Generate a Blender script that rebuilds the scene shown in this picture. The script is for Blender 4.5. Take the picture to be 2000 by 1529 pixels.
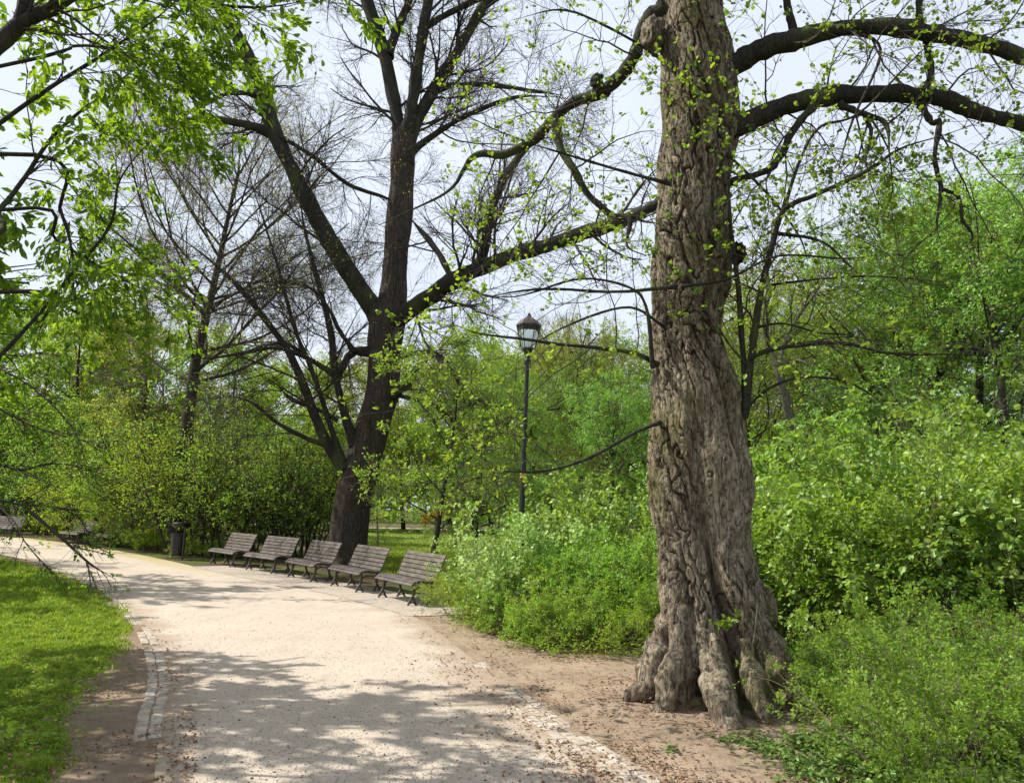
import bpy, math, numpy as np
from mathutils import Matrix, Vector, noise as mnoise
for o in list(bpy.data.objects): bpy.data.objects.remove(o)
S = bpy.context.scene; COL = S.collection
R = math.radians
# ------------------------------------------------------------------ camera
F, CX, CY, HC = 1500.0, 1000.0, 764.5, 1.8
PITCH, ROLL = R(8.85), R(1.5)
fw = np.array([0, math.cos(PITCH), math.sin(PITCH)]); u0 = np.array([0, -math.sin(PITCH), math.cos(PITCH)]); r0 = np.array([1., 0, 0])
rt = math.cos(ROLL)*r0 + math.sin(ROLL)*u0; up = math.cos(ROLL)*u0 - math.sin(ROLL)*r0
cd = bpy.data.cameras.new('camera'); cam = bpy.data.objects.new('camera', cd); COL.objects.link(cam)
cd.sensor_fit = 'HORIZONTAL'; cd.sensor_width = 36; cd.lens = 36*F/2000; cd.clip_end = 3000; cd.clip_start = .05
M = Matrix.Identity(4)
for i in range(3): M[i][0] = rt[i]; M[i][1] = up[i]; M[i][2] = -fw[i]
M[2][3] = HC
cam.matrix_world = M; S.camera = cam
C0 = np.array([0, 0, HC])
def ray(px, py): return fw + (px-CX)/F*rt + (CY-py)/F*up
def W(px, py, Y): d = ray(px, py); return C0 + d*(Y/d[1])
def G(px, py, z=0.): d = ray(px, py); return C0 + d*((z-HC)/d[2])
# ------------------------------------------------------------------ sky, sun, exposure
SUN_AZ = math.atan2(-0.95, 0.16)      # x,y of the direction to the sun
SUN_EL = R(47)
sdir = np.array([math.sin(SUN_AZ)*math.cos(SUN_EL), math.cos(SUN_AZ)*math.cos(SUN_EL), math.sin(SUN_EL)])
wd = bpy.data.worlds.new('World'); S.world = wd; wd.use_nodes = True
nt = wd.node_tree; nt.nodes.clear()
out = nt.nodes.new('ShaderNodeOutputWorld'); bg = nt.nodes.new('ShaderNodeBackground'); bg.inputs[1].default_value = 0.088
sky = nt.nodes.new('ShaderNodeTexSky'); sky.sky_type = 'NISHITA'; sky.sun_disc = False
sky.sun_elevation = SUN_EL; sky.sun_rotation = SUN_AZ; sky.air_density = 1.3; sky.dust_density = 3.0; sky.ozone_density = 1.2
tc = nt.nodes.new('ShaderNodeTexCoord'); nz = nt.nodes.new('ShaderNodeTexNoise'); nz.inputs['Scale'].default_value = 1.6; nz.inputs['Detail'].default_value = 5
mr = nt.nodes.new('ShaderNodeMapRange'); mr.inputs[1].default_value = .3; mr.inputs[2].default_value = .7; mr.inputs[3].default_value = .55; mr.inputs[4].default_value = .85
mx = nt.nodes.new('ShaderNodeMix'); mx.data_type = 'RGBA'; mx.inputs[7].default_value = (7.6, 8.2, 9.3, 1)
nt.links.new(tc.outputs['Generated'], nz.inputs['Vector']); nt.links.new(nz.outputs[0], mr.inputs[0]); nt.links.new(mr.outputs[0], mx.inputs[0])
nt.links.new(sky.outputs[0], mx.inputs[6]); nt.links.new(mx.outputs[2], bg.inputs[0]); nt.links.new(bg.outputs[0], out.inputs[0])
sl = bpy.data.lights.new('sun', 'SUN'); sl.energy = 5.0; sl.angle = R(.55); sl.color = (1, .955, .885)
so = bpy.data.objects.new('sun', sl); COL.objects.link(so)
so.rotation_euler = Vector(sdir).to_track_quat('Z', 'Y').to_euler()
S.view_settings.view_transform = 'Standard'; S.view_settings.look = 'None'; S.view_settings.exposure = 0.57; S.view_settings.gamma = 1
S.render.engine = 'CYCLES'
S.cycles.max_bounces = 6; S.cycles.diffuse_bounces = 3; S.cycles.transmission_bounces = 4; S.cycles.transparent_max_bounces = 6; S.cycles.glossy_bounces = 2
# ------------------------------------------------------------------ materials
class MT:
    def __init__(s, name):
        s.m = bpy.data.materials.new(name); s.m.use_nodes = True; s.t = s.m.node_tree; s.t.nodes.clear()
        s.out = s.n('OutputMaterial')
    def n(s, k, **kw):
        nd = s.t.nodes.new('ShaderNode'+k)
        for a, b in kw.items(): setattr(nd, a, b)
        return nd
    def l(s, a, b): s.t.links.new(a, b)
    def noise(s, vec, sc, det=5, rough=.6, dist=0):
        n = s.n('TexNoise'); n.inputs['Scale'].default_value = sc; n.inputs['Detail'].default_value = det; n.inputs['Roughness'].default_value = rough; n.inputs['Distortion'].default_value = dist
        s.l(vec, n.inputs['Vector']); return n.outputs[0]
    def vec(s, sc=(1, 1, 1)):
        g = s.n('TexCoord'); mp = s.n('Mapping'); mp.inputs['Scale'].default_value = sc; s.l(g.outputs['Object'], mp.inputs['Vector']); return mp.outputs[0]
    def ramp(s, f, a, b, lo=0., hi=1.):
        m = s.n('MapRange'); m.inputs[1].default_value = a; m.inputs[2].default_value = b; m.inputs[3].default_value = lo; m.inputs[4].default_value = hi
        s.l(f, m.inputs[0]); return m.outputs[0]
    def mix(s, f, a, b):
        m = s.n('Mix', data_type='RGBA')
        for i, x in ((0, f), (6, a), (7, b)):
            if isinstance(x, (int, float)): m.inputs[i].default_value = x
            elif isinstance(x, tuple): m.inputs[i].default_value = x+(1,)
            else: s.l(x, m.inputs[i])
        return m.outputs[2]
    def math(s, op, a, b):
        m = s.n('Math', operation=op)
        for i, x in ((0, a), (1, b)):
            if isinstance(x, (int, float)): m.inputs[i].default_value = x
            else: s.l(x, m.inputs[i])
        return m.outputs[0]
    def attr(s, nm): a = s.n('Attribute', attribute_name=nm); return a.outputs['Fac']
    def pr(s, col, rough=.8, bump=None, bd=.02, bs=.6, spec=.3, metal=0):
        p = s.n('BsdfPrincipled'); p.inputs['Roughness'].default_value = rough; p.inputs['Specular IOR Level'].default_value = spec; p.inputs['Metallic'].default_value = metal
        if isinstance(col, tuple): p.inputs['Base Color'].default_value = col+(1,)
        else: s.l(col, p.inputs['Base Color'])
        if bump is not None:
            b = s.n('Bump'); b.inputs['Distance'].default_value = bd; b.inputs['Strength'].default_value = bs; s.l(bump, b.inputs['Height']); s.l(b.outputs[0], p.inputs['Normal'])
        s.l(p.outputs[0], s.out.inputs[0]); return s.m
def leaf_mat(name, c1, c2, tr=.45, gl=.025):
    m = MT(name); r = m.attr('rnd'); oi = m.n('ObjectInfo')
    c = m.mix(r, c1, c2)
    hs = m.n('HueSaturation'); m.l(c, hs.inputs['Color'])
    m.l(m.ramp(oi.outputs['Random'], 0, 1, .485, .512), hs.inputs['Hue']); m.l(m.ramp(oi.outputs['Random'], 0, 1, .85, 1.12), hs.inputs['Value'])
    d = m.n('BsdfDiffuse'); m.l(hs.outputs[0], d.inputs[0]); t = m.n('BsdfTranslucent')
    h2 = m.n('HueSaturation'); h2.inputs['Hue'].default_value = .485; h2.inputs['Value'].default_value = 1.5; h2.inputs['Saturation'].default_value = 1.05; m.l(hs.outputs[0], h2.inputs['Color']); m.l(h2.outputs[0], t.inputs[0])
    a = m.n('MixShader'); a.inputs[0].default_value = tr; m.l(d.outputs[0], a.inputs[1]); m.l(t.outputs[0], a.inputs[2])
    g = m.n('BsdfGlossy'); g.inputs['Roughness'].default_value = .5; g.inputs[0].default_value = (.9, 1, .8, 1)
    b = m.n('MixShader'); b.inputs[0].default_value = gl; m.l(a.outputs[0], b.inputs[1]); m.l(g.outputs[0], b.inputs[2]); m.l(b.outputs[0], m.out.inputs[0])
    return m.m
def bark_mat(name, light, dark, moss=None, sc=7, zs=.22, bd=.03, mossf=(.5, .62)):
    m = MT(name); v = m.vec((1, 1, zs))
    nz = m.noise(v, 3, 4, .6)
    vo = m.n('TexVoronoi', feature='DISTANCE_TO_EDGE'); vo.inputs['Scale'].default_value = sc
    dv = m.n('VectorMath', operation='ADD'); m.l(v, dv.inputs[0]); sv = m.n('VectorMath', operation='SCALE'); nn = m.n('TexNoise'); nn.inputs['Scale'].default_value = 4; nn.inputs['Detail'].default_value = 4; m.l(v, nn.inputs['Vector']); m.l(nn.outputs['Color'], sv.inputs[0]); sv.inputs['Scale'].default_value = .35
    m.l(sv.outputs[0], dv.inputs[1]); m.l(dv.outputs[0], vo.inputs['Vector'])
    crack = m.ramp(vo.outputs['Distance'], 0, .12)
    fine = m.noise(m.vec((1, 1, .5)), 38, 5, .65)
    c = m.mix(m.ramp(nz, .3, .7), light, tuple(x*.62 for x in light))
    c = m.mix(m.ramp(fine, .35, .7), c, tuple(x*.5 for x in light))
    c = m.mix(m.math('MULTIPLY', m.math('SUBTRACT', 1., crack), m.ramp(nz, .35, .6, .3, .95)), c, dark)
    if moss: c = m.mix(m.ramp(m.noise(m.vec((1, 1, .35)), 1.9, 5, .6), mossf[0], mossf[1], 0, .8), c, moss)
    h = m.math('ADD', m.math('MULTIPLY', crack, .7), m.math('MULTIPLY', fine, .5))
    return m.pr(c, .92, h, bd, .9, .15)
LEAF = leaf_mat('leaf_fresh', (0.12, 0.234, 0.023), (0.268, 0.416, 0.051), .5)
LEAF_B = leaf_mat('leaf_broad', (0.108, 0.234, 0.025), (0.274, 0.456, 0.063), .45, .05)
LEAF_Y = leaf_mat('leaf_yellow_green', (0.142, 0.257, 0.021), (0.331, 0.467, 0.046), .5)
LEAF_O = leaf_mat('leaf_olive', (0.182, 0.228, 0.034), (0.365, 0.399, 0.08), .45)
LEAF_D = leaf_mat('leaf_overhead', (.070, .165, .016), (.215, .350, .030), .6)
LEAF_I = leaf_mat('leaf_ivy', (.075, .155, .025), (.17, .29, .055), .3, .04)
LEAF_P = leaf_mat('leaf_pale', (0.217, 0.353, 0.085), (0.388, 0.524, 0.16), .4, .05)
GRASS = leaf_mat('grass_blade', (.115, .205, .018), (.29, .375, .05), .42, .02)
def old_bark():
    # crust: vertex attribute that darkens the bark colour along the modelled cracks
    m = MT('bark_old'); v = m.vec((1, 1, .3)); a = m.noise(v, 5, 6, .65, .8); b = m.noise(m.vec((1, 1, .45)), 26, 6, .7, .4); d = m.noise(m.vec((1, 1, .7)), 1.1, 4, .55); h = m.noise(m.vec((.35, .35, 5)), 9, 4, .6); f = m.noise(m.vec((1, 1, .16)), 14, 5, .6, 1.2)
    c = m.mix(m.ramp(a, .35, .65), (.37, .310, .222), (.155, .126, .088)); c = m.mix(m.ramp(b, .45, .62, 0, .85), c, (.085, .065, .042)); c = m.mix(m.ramp(b, .25, .42, .6, 0), c, (.50, .45, .36))
    line = m.ramp(m.math('ABSOLUTE', m.math('SUBTRACT', f, .5), 0), .0, .022, .8, 0); c = m.mix(line, c, (.04, .03, .02))
    c = m.mix(m.ramp(d, .53, .66, 0, .75), c, (.135, .125, .038)); c = m.mix(m.math('MULTIPLY', m.ramp(d, .45, .36), m.ramp(h, .4, .65, 0, .12)), c, (.46, .42, .36))
    c = m.mix(m.ramp(m.attr('crack_mask'), .25, .8, 0, .85), c, (.045, .033, .022))
    return m.pr(c, .93, m.math('SUBTRACT', m.math('ADD', m.math('MULTIPLY', a, .5), m.math('MULTIPLY', b, .6)), m.math('MULTIPLY', line, .5)), .035, 1, .12)
BARK_OLD = old_bark()
BARK_2 = bark_mat('bark_brown', (.125, .100, .080), (.034, .027, .021), None, 16, .13, .03)
BARK_L = bark_mat('bark_limb', (.062, .056, .045), (.025, .022, .018), (.07, .085, .03), 14, .5, .01)
BARK_T = MT('bark_twig').pr((.055, .044, .036), .9)
TWG = MT('twig_grey').pr((.15, .12, .085), .9)
BARK_G = bark_mat('bark_grey', (.24, .22, .17), (.06, .05, .04), (.13, .14, .06), 14, .4, .01)
def brown_leaf():
    m = MT('dry_leaf'); return m.pr(m.mix(m.attr('rnd'), (.10, .055, .03), (.33, .20, .115)), .8)
DRY = brown_leaf()
BITS = MT('dark_bits'); BITS = BITS.pr(BITS.mix(BITS.attr('rnd'), (.035, .03, .022), (.14, .10, .07)), .9)
# ------------------------------------------------------------------ mesh helpers
def prop(o, label=None, cat=None, group=None, kind=None):
    if label: o['label'] = label
    if cat: o['category'] = cat
    if group: o['group'] = group
    if kind: o['kind'] = kind
    return o
def mk(name, V, Fs, mat, rnd=None, smooth=False, attrs=None):
    """Fs: list of int arrays (M,k)"""
    V = np.asarray(V, np.float32)
    if not isinstance(Fs, list): Fs = [Fs]
    me = bpy.data.meshes.new(name); me.vertices.add(len(V)); me.vertices.foreach_set('co', V.ravel())
    tot = sum(f.size for f in Fs); me.loops.add(tot); me.loops.foreach_set('vertex_index', np.concatenate([f.ravel() for f in Fs]).astype(np.int32))
    n = sum(len(f) for f in Fs); ls = np.concatenate([np.full(len(f), f.shape[1]) for f in Fs]); st = np.concatenate([[0], np.cumsum(ls)[:-1]])
    me.polygons.add(n); me.polygons.foreach_set('loop_start', st.astype(np.int32)); me.polygons.foreach_set('loop_total', ls.astype(np.int32))
    me.polygons.foreach_set('use_smooth', np.full(n, smooth))
    A = dict(attrs or {})
    if rnd is not None: A['rnd'] = rnd
    for k, a in A.items(): at = me.attributes.new(k, 'FLOAT', 'POINT'); at.data.foreach_set('value', np.asarray(a, np.float32))
    me.update(calc_edges=True); me.materials.append(mat); return me
def ob(name, me, parent=None, loc=None):
    o = bpy.data.objects.new(name, me); COL.objects.link(o)
    if parent is not None: o.parent = parent
    if loc is not None: o.location = loc
    return o
def thing(name, label, cat, loc=(0, 0, 0), rz=0, sc=1, group=None):
    o = bpy.data.objects.new(name, None); COL.objects.link(o); o.location = loc; o.rotation_euler = (0, 0, rz)
    o.scale = (sc, sc, sc) if not isinstance(sc, tuple) else sc; o.empty_display_size = .2
    return prop(o, label, cat, group)
def nrm(a): return a/np.maximum(np.linalg.norm(a, axis=-1, keepdims=True), 1e-9)
def tubes(P, Rr, sides):
    P = np.asarray(P, float); Rr = np.asarray(Rr, float); N, K, _ = P.shape
    T = nrm(np.gradient(P, axis=1)); mt = np.abs(nrm(P[:, -1]-P[:, 0])); ref = np.zeros((N, 3)); ref[np.arange(N), mt.argmin(1)] = 1
    n1 = nrm(np.cross(T, ref[:, None, :])); n2 = np.cross(T, n1)
    a = np.arange(sides)*2*math.pi/sides
    V = P[:, :, None, :] + Rr[:, :, None, None]*(np.cos(a)[None, None, :, None]*n1[:, :, None, :] + np.sin(a)[None, None, :, None]*n2[:, :, None, :])
    idx = np.arange(N*K*sides).reshape(N, K, sides); j = np.roll(idx, -1, axis=2)
    Q = np.stack([idx[:, :-1], j[:, :-1], j[:, 1:], idx[:, 1:]], -1).reshape(-1, 4)
    return V.reshape(-1, 3), Q
def join(parts):
    V = []; Q = []; o = 0
    for v, q in parts: V.append(v); Q.append(q+o); o += len(v)
    return np.concatenate(V), np.concatenate(Q)
def crv(pts, n):
    P = np.asarray(pts, float); P = np.vstack([2*P[0]-P[1], P, 2*P[-1]-P[-2]]); m = len(P)-3
    t = np.linspace(0, m, n); i = np.minimum(t.astype(int), m-1); f = (t-i)[:, None]
    a, b, c, d = P[i], P[i+1], P[i+2], P[i+3]
    return .5*((2*b)+(-a+c)*f+(2*a-5*b+4*c-d)*f*f+(-a+3*b-3*c+d)*f**3)
def grow(st, d, L, K, wig, upv, rng, endwig=1.):
    N = len(st); P = np.zeros((N, K, 3)); P[:, 0] = st; d = nrm(d); s = (np.broadcast_to(L, (N,))/(K-1))[:, None]
    for k in range(1, K):
        d = nrm(d + rng.normal(0, wig, (N, 3)) + np.array([0, 0, upv])*(k/K)); P[:, k] = P[:, k-1]+d*s
    return P
def kids(P, Rr, n, t0, t1, L0, L1, ang, K, wig, upv, rr, rng, rmin=.002, taper=.25, rmax=9):
    N, KK, _ = P.shape; seg = np.linalg.norm(P[:, -1]-P[:, 0], axis=1)+.05
    i = rng.choice(N, n, p=seg/seg.sum()); t = rng.uniform(t0, t1, n)*(KK-1); k = np.minimum(t.astype(int), KK-2); f = (t-k)[:, None]
    p = P[i, k]*(1-f)+P[i, k+1]*f; T = nrm(P[i, k+1]-P[i, k]); r = Rr[i, k]*(1-f[:, 0])+Rr[i, k+1]*f[:, 0]
    q = nrm(np.cross(T, rng.normal(0, 1, (n, 3)))); a = rng.normal(ang, .22, n)[:, None]
    d = T*np.cos(a)+q*np.sin(a); L = rng.uniform(L0, L1, n)*(1-.5*t/(KK-1))
    P2 = grow(p, d, L, K, wig, upv, rng); rs = np.clip(r*rr, rmin, rmax)
    R2 = rs[:, None]*np.linspace(1, taper, K)[None]
    return P2, R2
L4 = np.array([(0, 0, 0), (.5, .30, .07), (1, 0, -.08), (.5, -.30, .07)]); Q4 = np.array([(0, 1, 2, 3)])
LR = np.array([(0, 0, 0), (.25, .34, .05), (.7, .38, .06), (1, 0, -.06), (.7, -.38, .06), (.25, -.34, .05)]); QR = np.array([(0, 1, 2, 3), (0, 3, 4, 5)])
LO = np.array([(0, 0, 0), (.3, .17, .05), (.68, .21, .03), (1, 0, -.12), (.68, -.21, .03), (.3, -.17, .05)])
def leaves(pos, adir, size, rng, T=L4, Q=Q4, flat=.7, adirw=.6, droop=-.1):
    n = len(pos); a = nrm(adir*adirw+rng.normal(0, .6, (n, 3))+np.array([0, 0, droop])); nn = rng.normal(0, flat, (n, 3))+np.array([0, 0, 1])
    b = nrm(np.cross(nn, a)); c = np.cross(a, b); s = (size*rng.uniform(.6, 1.25, n))[:, None, None]
    V = pos[:, None]+s*(T[None, :, 0:1]*a[:, None]+T[None, :, 1:2]*b[:, None]+T[None, :, 2:3]*c[:, None])
    k = len(T); Qs = (Q[None]+(np.arange(n)*k)[:, None, None]).reshape(-1, Q.shape[1])
    return V.reshape(-1, 3), Qs, np.repeat(rng.uniform(0, 1, n), k)
def on(P, n, rng, t0=.25, off=.02, cl=1):
    N, K, _ = P.shape; m = n//cl; i = rng.integers(0, N, m); t = rng.uniform(t0, 1, m)*(K-1); k = np.minimum(t.astype(int), K-2); f = (t-k)[:, None]
    p = P[i, k]*(1-f)+P[i, k+1]*f; T = nrm(P[i, k+1]-P[i, k])
    if cl > 1: p = np.repeat(p, cl, 0); T = np.repeat(T, cl, 0)
    return p+rng.normal(0, off, p.shape), T
def leafmesh(name, P, n, size, mat, rng, tmpl=(L4, Q4), t0=.25, off=.02, cl=1, flat=.7, aw=.6, droop=-.1, clip=True):
    p, T = on(P, n, rng, t0, off, cl)
    if clip: k = p[:, 2] > .02; p, T = p[k], T[k]
    V, Q, r = leaves(p, T, size, rng, tmpl[0], tmpl[1], flat, aw, droop); return mk(name, V, Q, mat, r)
def inpoly(x, y, poly):
    ins = np.zeros(x.shape, bool); d = np.full(x.shape, 1e9); n = len(poly)
    for i in range(n):
        x1, y1 = poly[i]; x2, y2 = poly[(i+1) % n]
        c = ((y1 > y) != (y2 > y)) & (x < (x2-x1)*(y-y1)/((y2-y1) or 1e-9)+x1); ins ^= c
        ex, ey = x2-x1, y2-y1; t = np.clip(((x-x1)*ex+(y-y1)*ey)/(ex*ex+ey*ey+1e-12), 0, 1); d = np.minimum(d, np.hypot(x-x1-t*ex, y-y1-t*ey))
    return np.where(ins, -d, d)
def gp(pts): return [tuple(G(*p)[:2]) for p in pts]
rng = np.random.default_rng(7)
# ------------------------------------------------------------------ ground, path, lawns
LEFT = gp([(60, 2600), (215, 1900), (285, 1640), (300, 1529), (312, 1410), (325, 1330), (308, 1260), (270, 1205), (215, 1152), (150, 1125), (60, 1095), (-60, 1078), (-400, 1064)])
RIGHT = gp([(2600, 2600), (1640, 1800), (1400, 1630), (1262, 1529), (1165, 1465), (1080, 1408), (1000, 1350), (920, 1285), (850, 1232), (800, 1201), (700, 1172), (600, 1149), (500, 1131), (400, 1111), (330, 1095), (250, 1079), (150, 1063), (0, 1047), (-250, 1038)])
lc = crv([(x, y, 0) for x, y in LEFT], 200); rc = crv([(x, y, 0) for x, y in RIGHT], 200)
def arc(c, n):
    d = np.concatenate([[0], np.cumsum(np.linalg.norm(np.diff(c, axis=0), axis=1))]); t = np.linspace(0, d[-1], n); return np.stack([np.interp(t, d, c[:, i]) for i in range(3)], 1)
lc = arc(lc, 400); rc = arc(rc, 400)
U = np.linspace(0, 1, 40)
PV = lc[:, None]*(1-U)[None, :, None]+rc[:, None]*U[None, :, None]; PV[..., 2] = .006
ww = np.linalg.norm(rc-lc, axis=1)[:, None]; edgeL = (U[None]*ww); edgeR = ((1-U)[None]*ww)
idx = np.arange(400*40).reshape(400, 40); PQ = np.stack([idx[:-1, :-1], idx[:-1, 1:], idx[1:, 1:], idx[1:, :-1]], -1).reshape(-1, 4)
def dirt(m, v):
    n1 = m.noise(v, 1.3, 5, .6); n2 = m.noise(v, 9, 6, .7); n3 = m.noise(v, 60, 3, .7)
    c = m.mix(m.ramp(n1, .35, .65), (.35, .272, .195), (.24, .178, .122)); c = m.mix(m.ramp(n2, .45, .72, 0, .75), c, (.13, .082, .05)); return m.mix(m.ramp(n3, .5, .75, 0, .6), c, (.42, .33, .24)), n1, n2, n3
m = MT('path_sand'); v = m.vec(); dc, n1, n2, n3 = dirt(m, v)
sand = m.mix(m.ramp(m.noise(v, .8, 4, .6), .35, .65), (.47, .395, .315), (.40, .335, .265))
sand = m.mix(m.ramp(m.noise(v, 25, 5, .75), .48, .66, 0, .6), sand, (.30, .245, .19))
sand = m.mix(m.ramp(m.noise(v, 140, 3, .8), .35, .6, .5, 0), sand, (.54, .48, .40))
vo = m.n('TexVoronoi'); vo.inputs['Scale'].default_value = 16; m.l(v, vo.inputs['Vector'])
sand = m.mix(m.ramp(vo.outputs['Distance'], .07, .12, .35, 0), sand, (.2, .155, .12))
e = m.math('ADD', m.attr('edge'), m.math('MULTIPLY', m.math('SUBTRACT', n2, .5), 1.5)); e2 = m.math('ADD', e, m.math('MULTIPLY', m.math('SUBTRACT', n1, .5), 2.2))
sand = m.mix(m.ramp(m.noise(m.vec((1, .35, 1)), 2.2, 6, .7, .6), .5, .72, 0, .5), sand, (.33, .27, .205))
c = m.mix(m.ramp(e2, .0, .75, .9, 0), sand, dc)
far = m.math('MULTIPLY', m.ramp(m.attr('far'), 0, 1), m.ramp(n2, .3, .6))
c = m.mix(far, c, (.36, .31, .10))
PATH = m.pr(c, .95, m.math('ADD', m.math('MULTIPLY', n2, .5), m.math('MULTIPLY', n3, .25)), .03, .7, .1)
Yp = PV[..., 1]
farA = np.clip((Yp-19)/6, 0, 1)*np.clip(1.8-edgeR, 0, 1)
edgeA = np.minimum(edgeR, edgeL*1.6)+np.clip((Yp-11)/6, 0, 2)*.4
o = ob('path', mk('path', PV.reshape(-1, 3), PQ, PATH, attrs={'edge': edgeA.ravel(), 'far': farA.ravel()})); prop(o, kind='structure')
# ground: fine grid near the camera, one big skirt beyond
DR = gp([(790, 1190), (850, 1205), (900, 1235), (1080, 1283), (1240, 1290), (1560, 1365), (1480, 1420), (1640, 1529), (1900, 1900), (3000, 2600), (2600, 2600), (1640, 1800), (1262, 1529), (1080, 1408), (920, 1285)])
LAWN_PX = [(-420, 1069), (-60, 1085), (40, 1100), (110, 1120), (170, 1150), (215, 1190), (243, 1222), (228, 1275), (205, 1310), (125, 1345), (95, 1400), (60, 1440), (45, 1500), (0, 1545), (-500, 1900), (-2500, 1500)]
LAWN = gp(LAWN_PX)
gx = np.arange(-16, 12.01, .12); gy = np.arange(1, 30.01, .12); X, Y = np.meshgrid(gx, gy, indexing='ij')
x0, x1, y0, y1 = gx[0], gx[-1], gy[0], gy[-1]; nx, ny = len(gx), len(gy)
bare = np.clip(1-inpoly(X, Y, DR)/.5, 0, 1)
DL = gp([(60, 2600), (215, 1900), (300, 1529), (325, 1330), (270, 1205), (150, 1125), (60, 1090), (170, 1150), (243, 1222), (205, 1310), (60, 1440), (0, 1530), (-400, 1900)])
bare = np.maximum(bare, np.clip(1-inpoly(X, Y, DL)/.6, 0, 1))
dark_left = np.clip(1-inpoly(X, Y, DL)/.6, 0, 1)  # mask for the darker soil colour between lawn and path
gi = np.arange(nx*ny).reshape(nx, ny); GQ = np.stack([gi[:-1, :-1], gi[1:, :-1], gi[1:, 1:], gi[:-1, 1:]], -1).reshape(-1, 4)
GV = np.stack([X, Y, 0*X], -1).reshape(-1, 3); B = 900.
sk = np.array([(-B, -60, 0), (B, -60, 0), (B, B, 0), (-B, B, 0)]); k = len(GV)
sq = np.array([(k, k+1, gi[-1, 0], gi[0, 0]), (k+1, k+2, gi[-1, -1], gi[-1, 0]), (k+2, k+3, gi[0, -1], gi[-1, -1]), (k+3, k, gi[0, 0], gi[0, -1])])
m = MT('ground_soil'); v = m.vec(); dc, n1, n2, n3 = dirt(m, v)
fl = m.mix(m.ramp(m.noise(v, .7, 5, .6), .42, .6), (.085, .058, .036), (.075, .115, .025)); fl = m.mix(m.ramp(m.noise(v, 14, 4, .7), .5, .7, 0, .7), fl, (.17, .115, .07))
dc = m.mix(m.ramp(m.attr('dark_brown'), 0, 1, 0, .35), dc, (.12, .085, .055))  # attribute mixes a darker brown into the dirt colour
c = m.mix(m.ramp(m.math('ADD', m.attr('bare'), m.math('MULTIPLY', m.math('SUBTRACT', n2, .5), .9)), .3, .6), fl, dc)
GROUND = m.pr(c, .95, m.math('ADD', m.math('MULTIPLY', n2, .6), m.math('MULTIPLY', n3, .3)), .04, .8, .1)
o = ob('ground', mk('ground', np.vstack([GV, sk]), np.vstack([GQ, sq]), GROUND, attrs={'bare': np.concatenate([bare.ravel(), [0]*4]), 'dark_brown': np.concatenate([dark_left.ravel(), [0]*4])})); prop(o, kind='structure')
m = MT('lawn_turf'); v = m.vec()
c = m.mix(m.ramp(m.noise(v, 1.2, 5, .6), .35, .65), (.10, .19, .022), (.16, .245, .035)); c = m.mix(m.ramp(m.noise(v, 9, 6, .75), .47, .62, 0, .8), c, (.19, .145, .075))
TURF = m.pr(c, .95, m.noise(v, 50, 4, .8), .05, .8, .1)
def sheet(name, poly, z, cell, mat, jit=.0):
    P = np.array(poly); ax = np.arange(P[:, 0].min(), P[:, 0].max()+cell, cell); ay = np.arange(P[:, 1].min(), P[:, 1].max()+cell, cell)
    X, Y = np.meshgrid(ax, ay, indexing='ij'); s = inpoly(X, Y, poly)+np.sin(X*3.1+1.7*np.sin(Y*2.3))*jit+np.sin(Y*7.3+X*5)*jit*.5
    gi = np.arange(X.size).reshape(X.shape); ok = (s[:-1, :-1] < 0)&(s[1:, :-1] < 0)&(s[1:, 1:] < 0)&(s[:-1, 1:] < 0)
    Q = np.stack([gi[:-1, :-1], gi[1:, :-1], gi[1:, 1:], gi[:-1, 1:]], -1)[ok]
    us, inv = np.unique(Q, return_inverse=True); V = np.stack([X, Y, 0*X+z], -1).reshape(-1, 3)[us]
    return mk(name, V, inv.reshape(-1, 4), mat)
poly = [p for p in LAWN if p[1] > -5]
o = ob('lawn', sheet('lawn', poly, .004, .1, TURF, .08)); prop(o, kind='structure')
BACK = gp([(1500, 1120), (1000, 1140), (870, 1150), (700, 1112), (668, 1095), (640, 1060), (655, 1031), (1500, 1048)])
o = ob('meadow', sheet('meadow', BACK, .004, .4, TURF, .1)); prop(o, kind='structure')
FARP = gp([(655, 1030.5), (1500, 1047), (1500, 1044.5), (655, 1028.5)])
o = ob('far_path', mk('far_path', np.array([(x, y, .01) for x, y in FARP]), np.array([(0, 1, 2, 3)]), PATH, attrs={'edge': [2]*4, 'far': [0]*4})); prop(o, kind='structure')
# grass blades
def blades(n, pts, hgt, wid, rng):
    m = len(pts); a = rng.uniform(0, 6.28, m); lean = rng.normal(0, .45, (m, 2)); h = hgt*rng.uniform(.5, 1.3, m)
    w = wid; dx = np.stack([np.cos(a), np.sin(a), 0*a], 1)*(w*np.ones(m))[:, None]/2; base = np.c_[pts, np.full(m, .002)]
    tip = base+np.c_[lean*h[:, None], h]; mid = base+np.c_[lean*h[:, None]*.35, h*.6]
    V = np.stack([base-dx, base+dx, mid+dx*.7, tip, mid-dx*.7], 1).reshape(-1, 3)
    k = np.arange(m)[:, None]*5; return V, [k+np.array([[0, 1, 2, 4]]), k+np.array([[4, 2, 3]])], np.repeat(rng.uniform(0, 1, m), 5)
def scatter_px(n, poly, box, rng, mx_=0.0, ragged=.0):
    """random ground points spread evenly over the ground seen, denser near the camera"""
    px = rng.uniform(box[0], box[2], n); py = rng.uniform(box[1], box[3], n)
    d = fw[None]+((px-CX)/F)[:, None]*rt+((CY-py)/F)[:, None]*up; t = (-HC/d[:, 2])[:, None]; p = C0+d*t; p = p[(t[:, 0] > 0)]
    if poly is None: return p[:, :2]
    s = inpoly(p[:, 0], p[:, 1], poly); lim = mx_+rng.normal(0, 1, len(p))*ragged+.12*np.sin(p[:, 0]*3+2*np.sin(p[:, 1]*2)); return p[s < lim][:, :2]
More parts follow.
